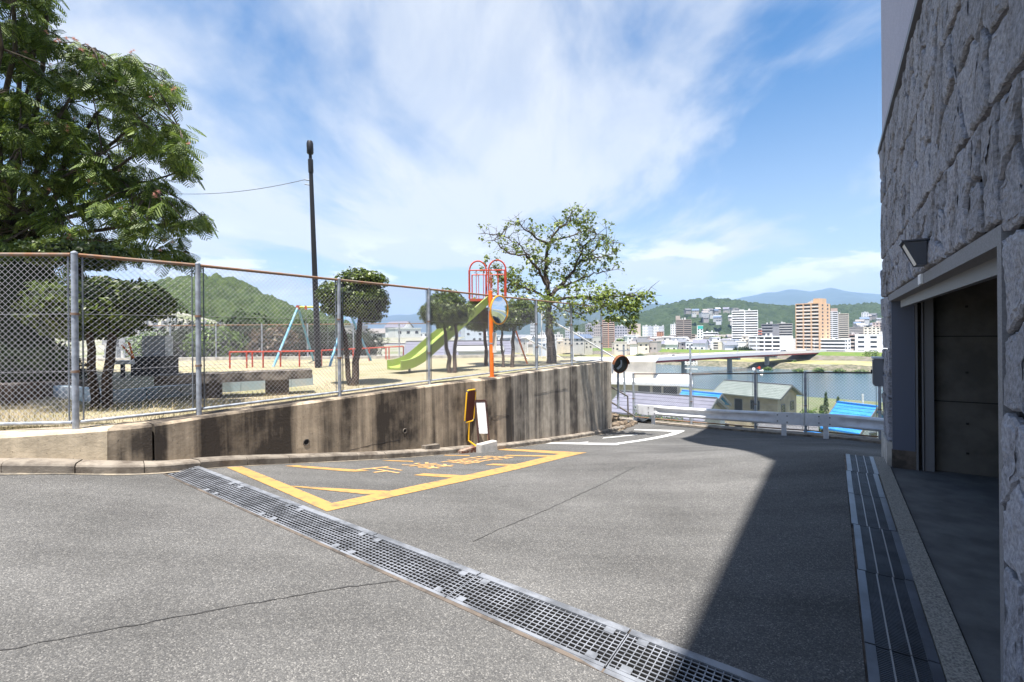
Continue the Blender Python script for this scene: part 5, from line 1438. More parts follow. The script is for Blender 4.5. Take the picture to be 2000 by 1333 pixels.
bsec([(-5.5, -.35), (5.5, -.35), (5.5, 0), (-5.5, 0)], 'deck', BRW); bsec([(5.5, -.5), (5.75, -.5), (5.75, .95), (5.5, .95)], 'parapet', BRG); bsec([(-5.75, -.5), (-5.5, -.5), (-5.5, 1.0), (-5.75, 1.0)], 'parapet', BRW)
bsec([(4.6, -1.35), (5.3, -1.35), (5.3, -.51), (4.6, -.51)], 'girder', mat('girder_red', (.30, .025, .03), .5)); bsec([(-4.9, -1.35), (-4.2, -1.35), (-4.2, -.36), (-4.9, -.36)], 'girder', MATS['girder_red'])
def bpx(px):
    k = (px - 1000) / F; return min(range(NB * 20), key=lambda i: abs((bl[0].x + (bl[-1].x - bl[0].x) * i / (NB * 20)) / (bl[0].y + (bl[-1].y - bl[0].y) * i / (NB * 20)) - k)) / (NB * 20)
for px in (1245, 1335, 1425, 1497):
    f = bpx(px); p = bl[0].lerp(bl[-1], f); p.z = bl[int(f * NB)].z
    MB().bar(p - bn * 5 + up * -1.85, p + bn * 5 + up * -1.85, 2.0, 1.0).build('pier_cap', CONC, br); MB().tube([Vector((p.x, p.y, -21)), p - up * 2.3], 1.15, 14).build('pier', CONC, br, smooth=True)
for px in (1345, 1420, 1555):
    f = bpx(px); p = bl[0].lerp(bl[-1], f); p.z = bl[int(f * NB)].z; q = p + bn * 5.4
    MB().tube([q, q + up * 7, q + up * 7.6 - bn * 1.6], [.10, .07, .05], 6).build('light_mast', GALV, br)


def car(name, label, loc, rz, m, s=1.0, group=None):
    t = thing(name, label, 'car', loc, rz, group, local=True); side = [(-2, .25), (2, .25), (2.05, .75), (1.9, .9), (1.1, 1.0), (.55, 1.5), (-1.35, 1.52), (-1.95, 1.0), (-2.05, .7)]
    MB().prism([Vector((x * s, -.8 * s, z * s)) for x, z in side], (0, 1.6 * s, 0)).build('body', m, t, fix=True)
    MB().prism([Vector((x * s, -.815 * s, z * s)) for x, z in ((.95, 1.02), (.5, 1.44), (-1.25, 1.46), (-1.6, 1.02))], (0, 1.63 * s, 0)).build('window', GLASSD, t, fix=True)
    for x in (-1.25, 1.25):
        for y in (-.72, .72): MB().tube([Vector((x * s, (y - .11) * s, .32 * s)), Vector((x * s, (y + .11) * s, .32 * s))], .32 * s, 12).build('wheel', BLACK, t)
    return t


f = bpx(1306); p = bl[0].lerp(bl[-1], f); p.z = bl[int(f * NB)].z + .01; ba = math.atan2(bdir.y, bdir.x)
car('car', 'tiny white car crossing the bridge', p + bn * 1.5, ba, WHITE)
car('car', 'tiny dark car crossing the far end of the bridge', bl[20] + bn * 1.5 + up * .01, ba, cm(.08, .09, .11))

# ================================================================== houses below the road
TILEW = mat('beige_siding', (.42, .36, .27), .85, var=.15, scale=1.2); CREAM = mat('cream_render', (.50, .46, .395), .85, var=.12, scale=.8)


def roof_mat(name, c1, c2, rot, sc=.28):
    m = bpy.data.materials.new(name); m.use_nodes = True; nt = m.node_tree; n = nt.nodes; l = nt.links; b = n['Principled BSDF']; tc = n.new('ShaderNodeTexCoord')
    t = n.new('ShaderNodeTexNoise'); t.inputs['Scale'].default_value = 2.2; t.inputs['Detail'].default_value = 9; t.inputs['Roughness'].default_value = .7; l.new(tc.outputs['Object'], t.inputs['Vector'])
    mr = n.new('ShaderNodeMapRange'); mr.inputs['From Min'].default_value = .38; mr.inputs['From Max'].default_value = .64; l.new(t.outputs['Fac'], mr.inputs['Value'])
    mx = n.new('ShaderNodeMix'); mx.data_type = 'RGBA'; mx.inputs[6].default_value = (*c1, 1); mx.inputs[7].default_value = (*c2, 1); l.new(mr.outputs[0], mx.inputs[0]); l.new(mx.outputs[2], b.inputs['Base Color']); b.inputs['Roughness'].default_value = .6
    return m


GRN = roof_mat('green_roof', (.14, .17, .155), (.235, .265, .25), 0); BLU = roof_mat('bright_blue_roof', (.012, .16, .50), (.03, .26, .62), 0); GRYR = roof_mat('grey_purple_roof', (.13, .13, .17), (.18, .18, .23), 0); DKR = roof_mat('dark_tile_roof', (.07, .075, .085), (.12, .12, .13), 0)


def gable_house(name, label, loc, rz, w, d, h, rh, wallm, roofm, ov=.5, wins=(), courses=0, group=None, rows=None):
    """local frame: x along ridge, front at -y"""
    t = thing(name, label, 'house', loc, rz, group, local=True)
    MB().add([(-w / 2, -d / 2, -4), (w / 2, -d / 2, -4), (w / 2, d / 2, -4), (-w / 2, d / 2, -4), (-w / 2, -d / 2, h), (w / 2, -d / 2, h), (w / 2, d / 2, h), (-w / 2, d / 2, h), (-w / 2, 0, h + rh), (w / 2, 0, h + rh)], [(0, 1, 5, 4), (2, 3, 7, 6), (3, 0, 4, 8, 7), (1, 2, 6, 9, 5)]).build('wall', wallm, t)
    sl = rh / (d / 2); ze = h - ov * sl; W2 = w / 2 + ov
    rf = bpy.data.objects.new('roof', None); 
    n = rows or 1
    for sgn in (-1, 1):
        mbr = MB()
        for i in range(n):
            a, b = i / n, (i + 1) / n; y0, z0 = sgn * (d / 2 + ov) * (1 - a), ze + (h + rh - ze) * a; y1, z1 = sgn * (d / 2 + ov) * (1 - b), ze + (h + rh - ze) * b; e = .03 if n > 1 else .0
            mbr.add([(-W2, y0, z0 + .10 + e), (W2, y0, z0 + .10 + e), (W2, y1, z1 + .10), (-W2, y1, z1 + .10), (-W2, y0, z0), (W2, y0, z0), (W2, y1, z1), (-W2, y1, z1)], [(0, 1, 2, 3), (4, 7, 6, 5), (0, 4, 5, 1), (1, 5, 6, 2), (3, 2, 6, 7), (0, 3, 7, 4)])
        o = mbr.build('roof_slope', roofm, t, fix=True)
    MB().bar((-W2, 0, h + rh + .12), (W2, 0, h + rh + .12), .22, .12).build('ridge_cap', DKR if roofm is not BLU else BLU, t)
    for sx in (-W2, W2):
        for sgn in (-1, 1): MB().bar((sx, sgn * (d / 2 + ov), ze + .03), (sx, 0, h + rh + .03), .06, .2).build('verge_board', cm(.12, .13, .13), t)
    for (face, u, z, ww, hh) in wins:
        if face == 'f': bx = (u - ww / 2, u + ww / 2, -d / 2 - .03, -d / 2 + .05, z, z + hh)
        elif face == 'r': bx = (w / 2 - .05, w / 2 + .03, u - ww / 2, u + ww / 2, z, z + hh)
        else: bx = (-w / 2 - .03, -w / 2 + .05, u - ww / 2, u + ww / 2, z, z + hh)
        wn = MB().box(*bx).build('window', GLASSD, t)
        e = .06; x0, x1, y0, y1, z0, z1 = bx
        fr = MB()
        if face == 'f': fr.box(x0 - e, x0, y0 - .02, y1, z0 - e, z1 + e).box(x1, x1 + e, y0 - .02, y1, z0 - e, z1 + e).box(x0, x1, y0 - .02, y1, z1, z1 + e).box(x0, x1, y0 - .02, y1, z0 - e, z0)
        else:
            s2 = .02 if face == 'r' else -.02
            xa, xb = (x0, x1 + s2) if face == 'r' else (x0 + s2, x1); fr.box(xa, xb, y0 - e, y0, z0 - e, z1 + e).box(xa, xb, y1, y1 + e, z0 - e, z1 + e).box(xa, xb, y0, y1, z1, z1 + e).box(xa, xb, y0, y1, z0 - e, z0)
        fr.build('frame', cm(.22, .22, .23), wn)
    return t


# green-roofed house (ridge runs left-right, gable to the right)
gable_house('green_roof_house', 'beige two storey house with green tiled roof below the guardrail', (27.1, 52.6, -11.0), R(-53), 6.4, 4.4, 5.74, .98, TILEW, GRN, .5,
            wins=(('f', -.9, 3.1, .8, 2.0), ('f', .9, 4.2, .9, .9), ('f', 1.0, 2.9, .8, 1.0), ('r', -1.0, 3.9, .75, .95), ('r', 1.1, 4.1, .7, .9), ('f', -2.4, 1.6, .8, .6), ('f', -.9, 1.6, .8, .6), ('f', 2.0, 1.6, .8, .6)), rows=9)
ga = Vector((26.4, 53.2, -4.2)); aer = thing('roof_aerial', 'thin television aerial on the green tiled roof', 'aerial', ga)
MB().tube([ga - up * .3, ga + up * 1.5], .025, 5).build('mast', GALVD, aer)
for k in range(5): MB().bar(ga + Vector((-.35 + .03 * k, -.2 + .12 * k, 1.4)), ga + Vector((.35 - .03 * k, -.2 + .12 * k, 1.4)), .02, .02).build('element', GALVD, aer)
# white modern building on the left
wbd = thing('white_flat_house', 'white flat roofed house by the river behind the broken mirror', 'house', at(1276, 790, 46), R(-20), local=True)
for nm, bxs, m in (('wall', [(-9, 2.4, 0, 9, -8, 1.9)], CREAM), ('roof_slab', [(-9.4, 3.6, -.9, 9.4, 1.92, 2.18)], WHITE), ('upper_wall', [(-9, -.2, 3.5, 8.5, 2.2, 3.9)], CREAM), ('upper_roof_slab', [(-9.3, .1, 3.2, 8.8, 3.92, 4.1)], WHITE), ('balcony', [(-2.6, 2.6, -1.4, -.02, -1.15, -.95)], WHITE)):
    mb = MB()
    for b_ in bxs: mb.box(*b_)
    mb.build(nm, m, wbd)
for x0, x1 in ((-1.4, -.3), (-.05, .75), (.95, 2.2)): MB().box(x0, x1, -.06, .04, -.3, 1.75).build('window', GLASSD, wbd)
for x0, x1 in ((-.3, .6), (1.0, 1.9)): MB().box(x0, x1, -.06, .04, -2.8, -1.6).build('window', GLASSD, wbd)
MB().box(-6.6, -6.1, -.06, .04, .3, 1.0).build('window', GLASSD, wbd)
for x0, x1 in ((-2.5, -1.5), (1.4, 2.6)): MB().box(x0, x1, -1.42, -1.3, -.94, .1).build('balcony_panel', CREAM, wbd)
g1 = at(1312, 800, 34)
gable_house('grey_roof_house', 'low house with grey purple sloping roof behind the guardrail', (g1.x + .4, g1.y + 2.5, -7.6), R(-38), 6.5, 5.5, 3.2, 1.0, CREAM, GRYR, .5, rows=6)
g2 = at(1376, 790, 40)
gable_house('blue_roof_house', 'small house with bright blue roof left of the green roofed house', (g2.x + .55, g2.y + 2, -7.45), R(-50), 2.9, 2.6, 2.7, .8, WHITE, BLU, .4, wins=(('f', 0, 1.0, .8, .8),), rows=6)
g3 = at(1674, 820, 36)
gable_house('blue_roof_house', 'white house with bright blue roof behind the short guardrail', (g3.x, g3.y, -9.1), R(-63), 2.1, 4.0, 3.4, 1.5, WHITE, BLU, .35, wins=(('f', .1, 1.9, 1.2, .8), ('r', 0, 2.2, .8, .8)), rows=8)
g4 = at(1616, 855, 29)
gable_house('blue_roof_shed', 'low shed with bright blue roof close below the end fence', (g4.x, g4.y, -8.0), R(-60), 2.2, 2.2, 2.2, .8, cm(.35, .28, .22), BLU, .25, rows=5)
g5 = at(1562, 822, 39)
gable_house('dark_gable_house', 'small dark roofed house beside the conifer', (g5.x + .6, g5.y + 3, -10.6), R(-30), 4.0, 4.4, 2.9, 1.2, cm(.55, .52, .46), DKR, .35, rows=4)
car('car', 'white car parked below the guardrail next to the green roofed house', (*at(1340, 812, 30).xy, -7.2), R(20), WHITE, 1.0)
# conifer cluster
ct = at(1622, 815, 43); con = thing('conifer', 'pointed dark green conifer with several tips below the fence', 'tree', (ct.x, ct.y, -10))
P, dN = [], []
for dx, dy, h, r in ((-.8, 0, 4.6, .6), (-.2, .3, 5.7, .62), (.5, -.2, 4.8, .6), (.9, .3, 5.3, .55), (0, -.5, 4.0, 1.1), (-1.2, .2, 3.6, .9), (.9, -.3, 3.8, .9)):
    n = 900; z = RNG.uniform(0, 1, n) ** 1.3; a = RNG.uniform(0, 6.28, n); rr = r * (1 - z) * RNG.uniform(.6, 1.1, n) + .05
    P.append(np.stack([ct.x + dx + rr * np.cos(a), ct.y + dy + rr * np.sin(a), -9.8 + z * h], 1)); dN.append(np.stack([np.cos(a), np.sin(a), np.full(n, .6)], 1))
    MB().tube([(ct.x + dx, ct.y + dy, -10), (ct.x + dx, ct.y + dy, -9.8 + h * .9)], [.08, .02], 6).build('trunk', BARK, con)
leaf_cloud('foliage', np.concatenate(P), np.concatenate(dN), .24, mat('conifer_leaf', (.055, .10, .022), .6, island=.5, trans=.15), con, asp=.4)
bush('garden_bush', 'rounded garden bush at the foot of the conifer', 1585, 815, 42, (1.3, 1.1, .8), BUSH, 900, .2)
# pole with loudspeakers just beyond the fence
sp = at(1476, 724, 20.5); spk = thing('loudspeaker_pole', 'pole with white and red loudspeakers above the end fence', 'loudspeaker', (sp.x, sp.y, -7))
MB().tube([(sp.x, sp.y, -7), (sp.x, sp.y, sp.z + .02)], .05, 8).build('pole', GALVD, spk, smooth=True)
for dx, dz, dr, m in ((-.05, .06, (-.6, -.7, .1), WHITE), (.05, .10, (.3, -.9, .2), RED), (.16, -.02, (.95, -.2, 0), WHITE), (-.06, -.12, (-.7, -.5, -.1), WHITE), (.14, -.18, (.8, -.5, -.2), WHITE)):
    c = Vector((sp.x + dx, sp.y, sp.z + dz)); d = Vector(dr).normalized(); MB().tube([c, c + d * .08, c + d * .14], [.02, .035, .07], 10).build('horn', m, spk, smooth=True)
pp = at(1350, 712, 26); upo = thing('utility_pole', 'pale utility pole with cross brackets rising behind the end fence', 'pole', (pp.x, pp.y, -8))
MB().tube([(pp.x, pp.y, -8), (pp.x - .05, pp.y, at(1346, 674, 26).z)], [.11, .05], 8).build('pole', GALV, upo, smooth=True)
for dz in (.0, -.22, .12): MB().bar((pp.x - .35, pp.y, pp.z + dz), (pp.x + .35, pp.y, pp.z + dz - .05), .06, .06).build('crossarm', WHITE, upo)
for dx in (-.3, -.12, .14, .3): MB().tube([(pp.x + dx, pp.y, pp.z - .02), (pp.x + dx, pp.y, pp.z + .17)], [.05, .03], 7).build('insulator', WHITE, upo)
p2 = at(1685, 780, 45); up2 = thing('utility_pole', 'thin distant utility pole standing behind the blue roof', 'pole', (p2.x, p2.y, -10))
MB().tube([(p2.x, p2.y, -11), (p2.x, p2.y, at(1685, 770, 45).z)], .08, 7).build('pole', WHITE, up2)


# ================================================================== the town across the river
def face_cam(p, extra=0.0): return -math.atan2(p.x, p.y) + R(extra)


def tower(name, label, px0, px1, yt, yb, D, style='balcony', wall=(.6, .58, .55), para=None, yaw=0, floors=None, dep=14, bays=2, fins=True, roofbox=None, cols=4, sidewin=0, group=None, cat='building', blank=0.0, side_wall=None, down=8):
    pc = at((px0 + px1) / 2, yb, D); w = (px1 - px0) / F * D; h = (yb - yt) / F * D; a = abs(R(yaw))
    if a > 0: 
        dep = min(dep, w * .9 / max(.2, math.sin(a))); w = max(3.0, (w - dep * math.sin(a)) / math.cos(a))
    t = thing(name, label, cat, pc, face_cam(pc, yaw), group, local=True)
    wm = cm(*wall); pm = cm(*(para or wall)); floors = floors or max(1, round(h / 3.0)); fh = h / floors
    x0, x1 = -w / 2, w / 2
    if yaw: x0, x1 = -w / 2 - math.copysign(dep * math.sin(a) / 2, yaw) * 0, w / 2
    rec = 1.3 if style == 'balcony' else 0.0
    MB().box(x0, x1, rec, dep, -down, h).build('wall', wm, t)
    if style == 'balcony':
        bx1 = x1 - (x1 - x0) * blank; bx0 = x0
        if blank: MB().box(bx1, x1, .0, rec - .003, -down, h).build('end_wall', wm, t)
        edges = np.linspace(bx0, bx1, bays + 1); fw = .35
        if fins:
            for e in edges: MB().box(max(bx0, e - fw), min(bx1 - .001, e + fw), -.12, rec - .005, -down, h + .02).build('fin', wm, t)
        for i in range(floors):
            z = i * fh
            MB().box(bx0 + .02, bx1 - .02, .0, rec - .01, z - .12, z + .12 + (.95 if i < floors else 0)).build('balcony', pm, t) if False else None
            o = MB().box(bx0 + .03, bx1 - .03, 0, .12, z - .1, z + fh * .36).box(bx0 + .03, bx1 - .03, .12, rec - .01, z - .1, z + .08).build('balcony', pm, t)
            MB().box(bx0 + .4, bx1 - .4, rec - .06, rec + .02, z + .15, z + fh * .82).build('window_band', GLASSD, t)
        MB().box(x0 + .01, x1 - .01, -.05, rec + .02, h - .05, h + .5).build('roof_edge', wm, t)
    elif style == 'window':
        wmsh = None
        for i in range(floors):
            for j in range(cols):
                cx = x0 + (j + .5) * (x1 - x0) / cols; ww = (x1 - x0) / cols * .52; z = i * fh + fh * .32
                if wmsh is None:
                    o = MB().box(-ww / 2, ww / 2, -.05, .08, 0, fh * .42).build('window', GLASSD, t); wmsh = o.data
                else: o = link('window', wmsh, t)
                o.location = (cx, 0, z)
        MB().box(x0 - .1, x1 + .1, -.12, dep + .1, h, h + .35).build('roof_edge', wm, t)
    elif style == 'strip':
        for i in range(floors): MB().box(x0 + .5, x1 - (x1 - x0) * blank - .5, -.06, .08, i * fh + fh * .38, i * fh + fh * .80).build('window_band', GLASSD, t)
        for i in range(floors): MB().box(x0 - .05, x1 - (x1 - x0) * blank, -.5, .0, i * fh - .1, i * fh + fh * .34).build('balcony', pm, t)
        MB().box(x0 - .1, x1 + .1, -.5, dep + .1, h, h + .4).build('roof_edge', wm, t)
    if sidewin:
        sx = x1 if yaw > 0 else x0; s = 1 if yaw > 0 else -1
        sx0 = x1 + .0 if sidewin > 0 else x0
        for i in range(floors):
            for y in np.linspace(.25, .75, abs(sidewin)):
                yy = rec + (dep - rec) * y; xa, xb = (x1 - .05, x1 + .06) if sidewin > 0 else (x0 - .06, x0 + .05)
                MB().box(xa, xb, yy - .9, yy + .9, i * fh + fh * .3, i * fh + fh * .75).build('window', GLASSD, t)
    if h > 9 and w > 6:
        rr_ = random.Random(int(px0 * 7)); 
        for k in range(rr_.randint(1, 3)):
            cx = x0 + (x1 - x0) * rr_.uniform(.15, .8); ww = rr_.uniform(.8, 2.2); MB().box(cx, cx + ww, rec + 1.5, rec + 1.5 + ww, h, h + rr_.uniform(1.0, 2.6)).build('roof_tank', cm(.5, .5, .5), t)
        cx = x0 + (x1 - x0) * rr_.uniform(.2, .8); MB().tube([(cx, dep * .5, h), (cx, dep * .5, h + rr_.uniform(3, 6))], .12, 5).build('aerial', GALVD, t)
    if roofbox:
        rx0, rx1, rhh = roofbox; MB().box(x0 + (x1 - x0) * rx0, x0 + (x1 - x0) * rx1, rec + .3, dep * .7, h, h + rhh).build('roof_house', side_wall and cm(*side_wall) or wm, t)
    return t


WHT = (.74, .74, .73); CRM = (.66, .60, .50); TAN = (.50, .42, .35); BRN = (.30, .25, .22); GRY = (.42, .42, .43); SAL = (.52, .27, .19); ORG = (.62, .41, .25)
tower('orange_tower', 'tall orange and white apartment tower at the end of the bridge', 1548, 1606, 594, 690, 345, wall=ORG, para=(.70, .62, .54), yaw=-26, bays=3, dep=16, sidewin=2, roofbox=(.72, .98, 3.6), floors=14)
tower('white_tower', 'tall white apartment tower with dark balcony rows', 1432, 1478, 608, 674, 400, wall=(.80, .80, .80), bays=2, floors=14, roofbox=(.30, .48, 1.2))
tower('brown_tower', 'brown banded apartment tower with a taller corner', 1321, 1350, 626, 674, 400, wall=BRN, para=(.38, .33, .30), bays=2, floors=13, roofbox=(.0, .28, 3.9), side_wall=(.40, .34, .30))
tower('brown_annex', 'lower stepped wing beside the brown banded tower', 1350.5, 1358, 654, 674, 402, wall=BRN, para=(.42, .37, .33), bays=1, floors=5)
tower('salmon_tower', 'salmon brick apartment tower next to the leaf tips', 1177, 1200, 627, 683, 410, wall=SAL, para=(.55, .44, .36), bays=2, floors=14)
tower('grey_tower', 'bluish grey apartment block behind the hanging leaves', 1201, 1225, 638, 682, 520, 'window', wall=(.36, .36, .40), cols=5)
tower('tan_tower', 'tan apartment tower partly behind the hanging leaves', 1226, 1251, 634, 672, 450, wall=TAN, para=(.48, .42, .38), bays=2, blank=.35, floors=11)
tower('brick_lowrise', 'low reddish brick apartment block with long balconies', 1231, 1278, 665, 682, 372, wall=(.38, .25, .21), para=(.55, .48, .44), bays=3, floors=4)
for i, (a, b, yt, c) in enumerate(((1255, 1266, 637, WHT), (1266.5, 1275, 638, (.52, .54, .58)), (1276, 1287, 637, WHT), (1287.5, 1297, 638, (.56, .57, .60)))):
    tower('distant_tower', ('first', 'second', 'third', 'fourth')[i] + ' of the four pale distant towers below the wooded hill, counted towards the bridge end', a, b, yt, 664, 720, 'window', wall=c, cols=4, floors=9, group='row of pale distant towers')
tower('slender_white_tower', 'slender white tower just beside the brown banded tower', 1310, 1321, 634, 664, 600, 'window', wall=WHT, cols=3, floors=9)
tower('sign_building', 'white building with a teal band near its top', 1362, 1373, 637, 672, 430, 'window', wall=(.78, .80, .80), cols=2, floors=7)
p = at(1367.5, 640, 426); o = MB().box(p.x - 2.4, p.x + 2.4, p.y - .6, p.y - .3, p.z - 1.4, p.z + 1.4).build('rooftop_sign', mat('teal_sign', (.05, .45, .38), .5)); tag(o, 'teal sign panel on the white building', 'sign')
tower('white_office', 'white low office block beside the teal sign building', 1374, 1402, 650, 674, 430, 'strip', wall=(.74, .77, .80), floors=4)
tower('grey_block', 'dark grey stepped building in front of the wooded hill', 1489, 1520, 634, 662, 430, 'strip', wall=(.24, .24, .26), para=(.30, .30, .32), floors=5, blank=.35)
tower('grey_block', 'grey banded building touching the orange tower', 1520, 1546, 633, 662, 425, wall=(.30, .29, .29), para=(.45, .44, .43), bays=1, floors=6)
tower('white_lowrise', 'white four storey riverside block with blank end wall', 1467, 1543, 658, 689, 340, wall=(.76, .77, .79), bays=4, floors=4, blank=.28, fins=True)
for i, y in enumerate((665, 672.5, 680)):
    p = at(1528, y, 338.4)
tower('pale_highrise', 'pale grey high rise behind the orange tower', 1606, 1634, 610, 664, 430, wall=(.58, .58, .60), para=(.70, .70, .70), bays=3, floors=14, roofbox=(.6, .98, 3.4), side_wall=(.40, .30, .26))
tower('beige_highrise', 'beige high rise with dark balconies next to the pale one', 1636, 1660, 614, 666, 445, wall=(.52, .47, .40), para=(.58, .54, .48), bays=1, floors=13, yaw=20, sidewin=0, dep=10)
tower('white_school', 'long white riverside building right of the orange tower', 1594, 1646, 664, 691, 336, wall=(.76, .77, .78), bays=1, floors=4, fins=False)
tower('white_school_wing', 'white stair wing attached to the long riverside building', 1646.5, 1660, 663, 691, 338, 'window', wall=(.74, .75, .76), cols=3, floors=4)
tower('white_hall', 'plain white hall with few windows at the stone building edge', 1677, 1736, 655, 691.5, 334, 'window', wall=(.77, .78, .80), cols=3, floors=4)
tower('pink_house', 'pinkish building with diagonal stairs behind the white hall', 1660, 1677, 655, 684, 352, wall=(.46, .34, .31), para=(.62, .55, .50), bays=1, floors=4)
tower('cream_block', 'cream block above the white hall', 1690, 1716, 640, 660, 420, 'window', wall=(.72, .66, .54), cols=4, floors=4)
tower('pink_block', 'pale pink block behind the white hall', 1706, 1722, 631, 660, 450, 'window', wall=(.66, .54, .50), cols=3, floors=6)
tower('dark_block', 'narrow dark block at the stone building edge', 1723, 1732, 622, 660, 440, 'window', wall=(.10, .10, .11), cols=2, floors=9)
tower('hill_tower', 'small white tower standing on the wooded slope', 1684, 1695, 611, 628, 900, 'window', wall=(.70, .70, .72), cols=3, floors=6)
tower('grey_midrise', 'grey mid rise between the beige high rise and the cream block', 1662, 1690, 640, 662, 470, 'strip', wall=(.40, .38, .37), para=(.55, .52, .50), floors=6)
tower('red_stripe_shop', 'small white shop with red stripe beside the white tower', 1478.5, 1488, 643, 664, 410, 'strip', wall=(.76, .74, .72), para=(.55, .18, .12), floors=4)
tower('cream_apartment', 'cream four storey apartment beside the white tower foot', 1389, 1418, 669, 688, 352, wall=(.62, .58, .46), para=(.60, .58, .54), bays=1, floors=4, blank=.5)
tower('terracotta_block', 'terracotta block in front of the distant towers', 1283, 1296, 649, 664, 480, 'window', wall=(.48, .24, .15), cols=3, floors=4)
# behind the fence: pale towers seen through the wire
for i, (a, b, yt, D, c) in enumerate(((1104, 1120, 642, 520, (.46, .47, .50)), (1122, 1142, 650, 480, (.70, .70, .70)), (1144, 1160, 634, 500, (.36, .36, .40)), (1160, 1174, 630, 460, (.42, .38, .36)), (1036, 1050, 606, 420, (.50, .52, .56)), (1080, 1100, 654, 450, (.66, .64, .60)), (1055, 1072, 650, 520, (.72, .72, .72)))):
    tower('hazy_tower', ('grey tower seen through the fence wire left of the white one', 'white tower seen through the fence wire', 'dark grey tower seen through the last fence panel', 'brownish tower seen behind the last fence post', 'bluish tower behind the tree trunk seen through the wire', 'cream block behind the handrail seen through the wire', 'low white block behind the trunk seen through the wire')[i], a, b, yt, 684, D, 'window', wall=c, cols=4)

# small houses
rnd = random.Random(21); hm = {}


LMK = [(1188, 'the salmon tower'), (1213, 'the bluish grey block'), (1240, 'the tan tower'), (1275, 'the four distant towers'), (1315, 'the slender white tower'), (1337, 'the brown banded tower'), (1368, 'the teal sign building'), (1403, 'the cream apartment'), (1455, 'the tall white tower'), (1480, 'the red striped shop')]
PARKL = [(720, 'the forked tree'), (775, 'the red rail end'), (840, 'the slide foot'), (880, 'the twin stemmed tree'), (940, 'the mirror pole'), (1000, 'the ladder'), (1040, 'the tall tree'), (1080, 'the tree trunk'), (1120, 'the sloping handrail'), (1160, 'the last fence panel')]


def shade(c):
    v = sum(c) / 3; return 'white' if v > .73 else 'off white' if v > .68 else 'cream' if v > .6 else 'beige' if v > .5 else 'brownish'


def near(px, L): return min(L, key=lambda a: abs(a[0] - px))[1]


def small_house(px, yb, D, w, h, wall, roof, flat, group, label):
    if label is None: label = 'small %s %s house %s, by %s' % (shade(wall), 'flat roofed' if flat else 'gabled', 'at the levee' if D < 364 else 'in the second row' if D < 400 else 'among the rear rows', near(px, LMK))
    elif label == 'park': label = 'small %s %s house beyond the park fence, near %s' % (shade(wall), 'flat roofed' if flat else 'gabled', near(px, PARKL))
    elif label == 'hill': label = 'tiny %s house on the wooded hill above %s' % (shade(wall), near(px, LMK + [(1670, 'the beige high rise'), (1700, 'the cream block'), (1722, 'the pink block')]))
    p = at(px, yb, D); t = thing('town_house', label, 'house', p, face_cam(p, rnd.uniform(-35, 35)), group, local=True)
    key = (round(w), round(h), flat); d = w * .8
    wm = cm(*wall)
    if flat:
        MB().box(-w / 2, w / 2, 0, d, -6, h).build('wall', wm, t); MB().box(-w / 2 - .2, w / 2 + .2, -.2, d + .2, h, h + .35).build('roof', cm(*[min(.8, v * 1.05) for v in wall]), t)
    else:
        rh = w * .24
        MB().add([(-w / 2, 0, -6), (w / 2, 0, -6), (w / 2, d, -6), (-w / 2, d, -6), (-w / 2, 0, h), (w / 2, 0, h), (w / 2, d, h), (-w / 2, d, h), (-w / 2, d / 2, h + rh), (w / 2, d / 2, h + rh)], [(0, 1, 5, 4), (2, 3, 7, 6), (3, 0, 4, 8, 7), (1, 2, 6, 9, 5)]).build('wall', wm, t)
        o = .6; MB().add([(-w / 2 - o, -o, h - .3), (w / 2 + o, -o, h - .3), (w / 2 + o, d / 2, h + rh + .2), (-w / 2 - o, d / 2, h + rh + .2), (-w / 2 - o, d + o, h - .3), (w / 2 + o, d + o, h - .3)], [(0, 1, 2, 3), (3, 2, 5, 4)]).build('roof', roof, t)
    nf = max(1, int(h / 2.8)); nc = max(2, int(w / 3.2)); me = None
    for i in range(nf):
        for j in range(nc):
            if rnd.random() < .2: continue
            if me is None: o = MB().box(-.7, .7, -.06, .06, 0, 1.2).build('window', GLASSD, t); me = o.data
            else: o = link('window', me, t)
            o.location = (-w / 2 + (j + .5) * w / nc, 0, i * 2.8 + .9)


RF = [DKR, GRYR, cm(.16, .17, .20), cm(.22, .20, .19), cm(.10, .14, .22), cm(.34, .34, .35)]
WL = [WHT, (.78, .77, .74), (.66, .62, .56), (.55, .52, .48), (.70, .72, .74), (.46, .42, .40), (.74, .66, .56)]
row = [(px, rnd.uniform(684, 687.5), rnd.uniform(344, 362)) for px in np.arange(1203, 1475, 9)] + [(px + rnd.uniform(-4, 4), rnd.uniform(678, 682), rnd.uniform(370, 395)) for px in np.arange(1206, 1470, 9.5)] + [(px + rnd.uniform(-5, 5), rnd.uniform(671, 675), rnd.uniform(420, 470)) for px in np.arange(1215, 1470, 10)] + [(px + rnd.uniform(-5, 5), rnd.uniform(664, 669), rnd.uniform(500, 620)) for px in np.arange(1350, 1490, 11)]
for px, yb, D in row:
    fl2 = rnd.random() < .45;  w = rnd.uniform(5.5, 9.5); h = rnd.choice((4.6, 5, 5.4, 6.5)) if not fl2 else rnd.choice((5, 6.5, 8.4))
    small_house(px, yb, D, w, h, rnd.choice(WL), rnd.choice(RF), fl2, 'small town houses behind the levee', None)
for px, yb, D in [(px + rnd.uniform(-6, 6), rnd.uniform(672, 688), rnd.uniform(345, 460)) for px in np.arange(1016, 1176, 11)] + [(px + rnd.uniform(-6, 6), rnd.uniform(668, 690), rnd.uniform(200, 420)) for px in np.arange(700, 1000, 17)]:
    small_house(px, yb, D, rnd.uniform(8, 12), rnd.choice((5.6, 8.6)), rnd.choice(WL), rnd.choice(RF), rnd.random() < .5, 'houses beyond the park', 'park')
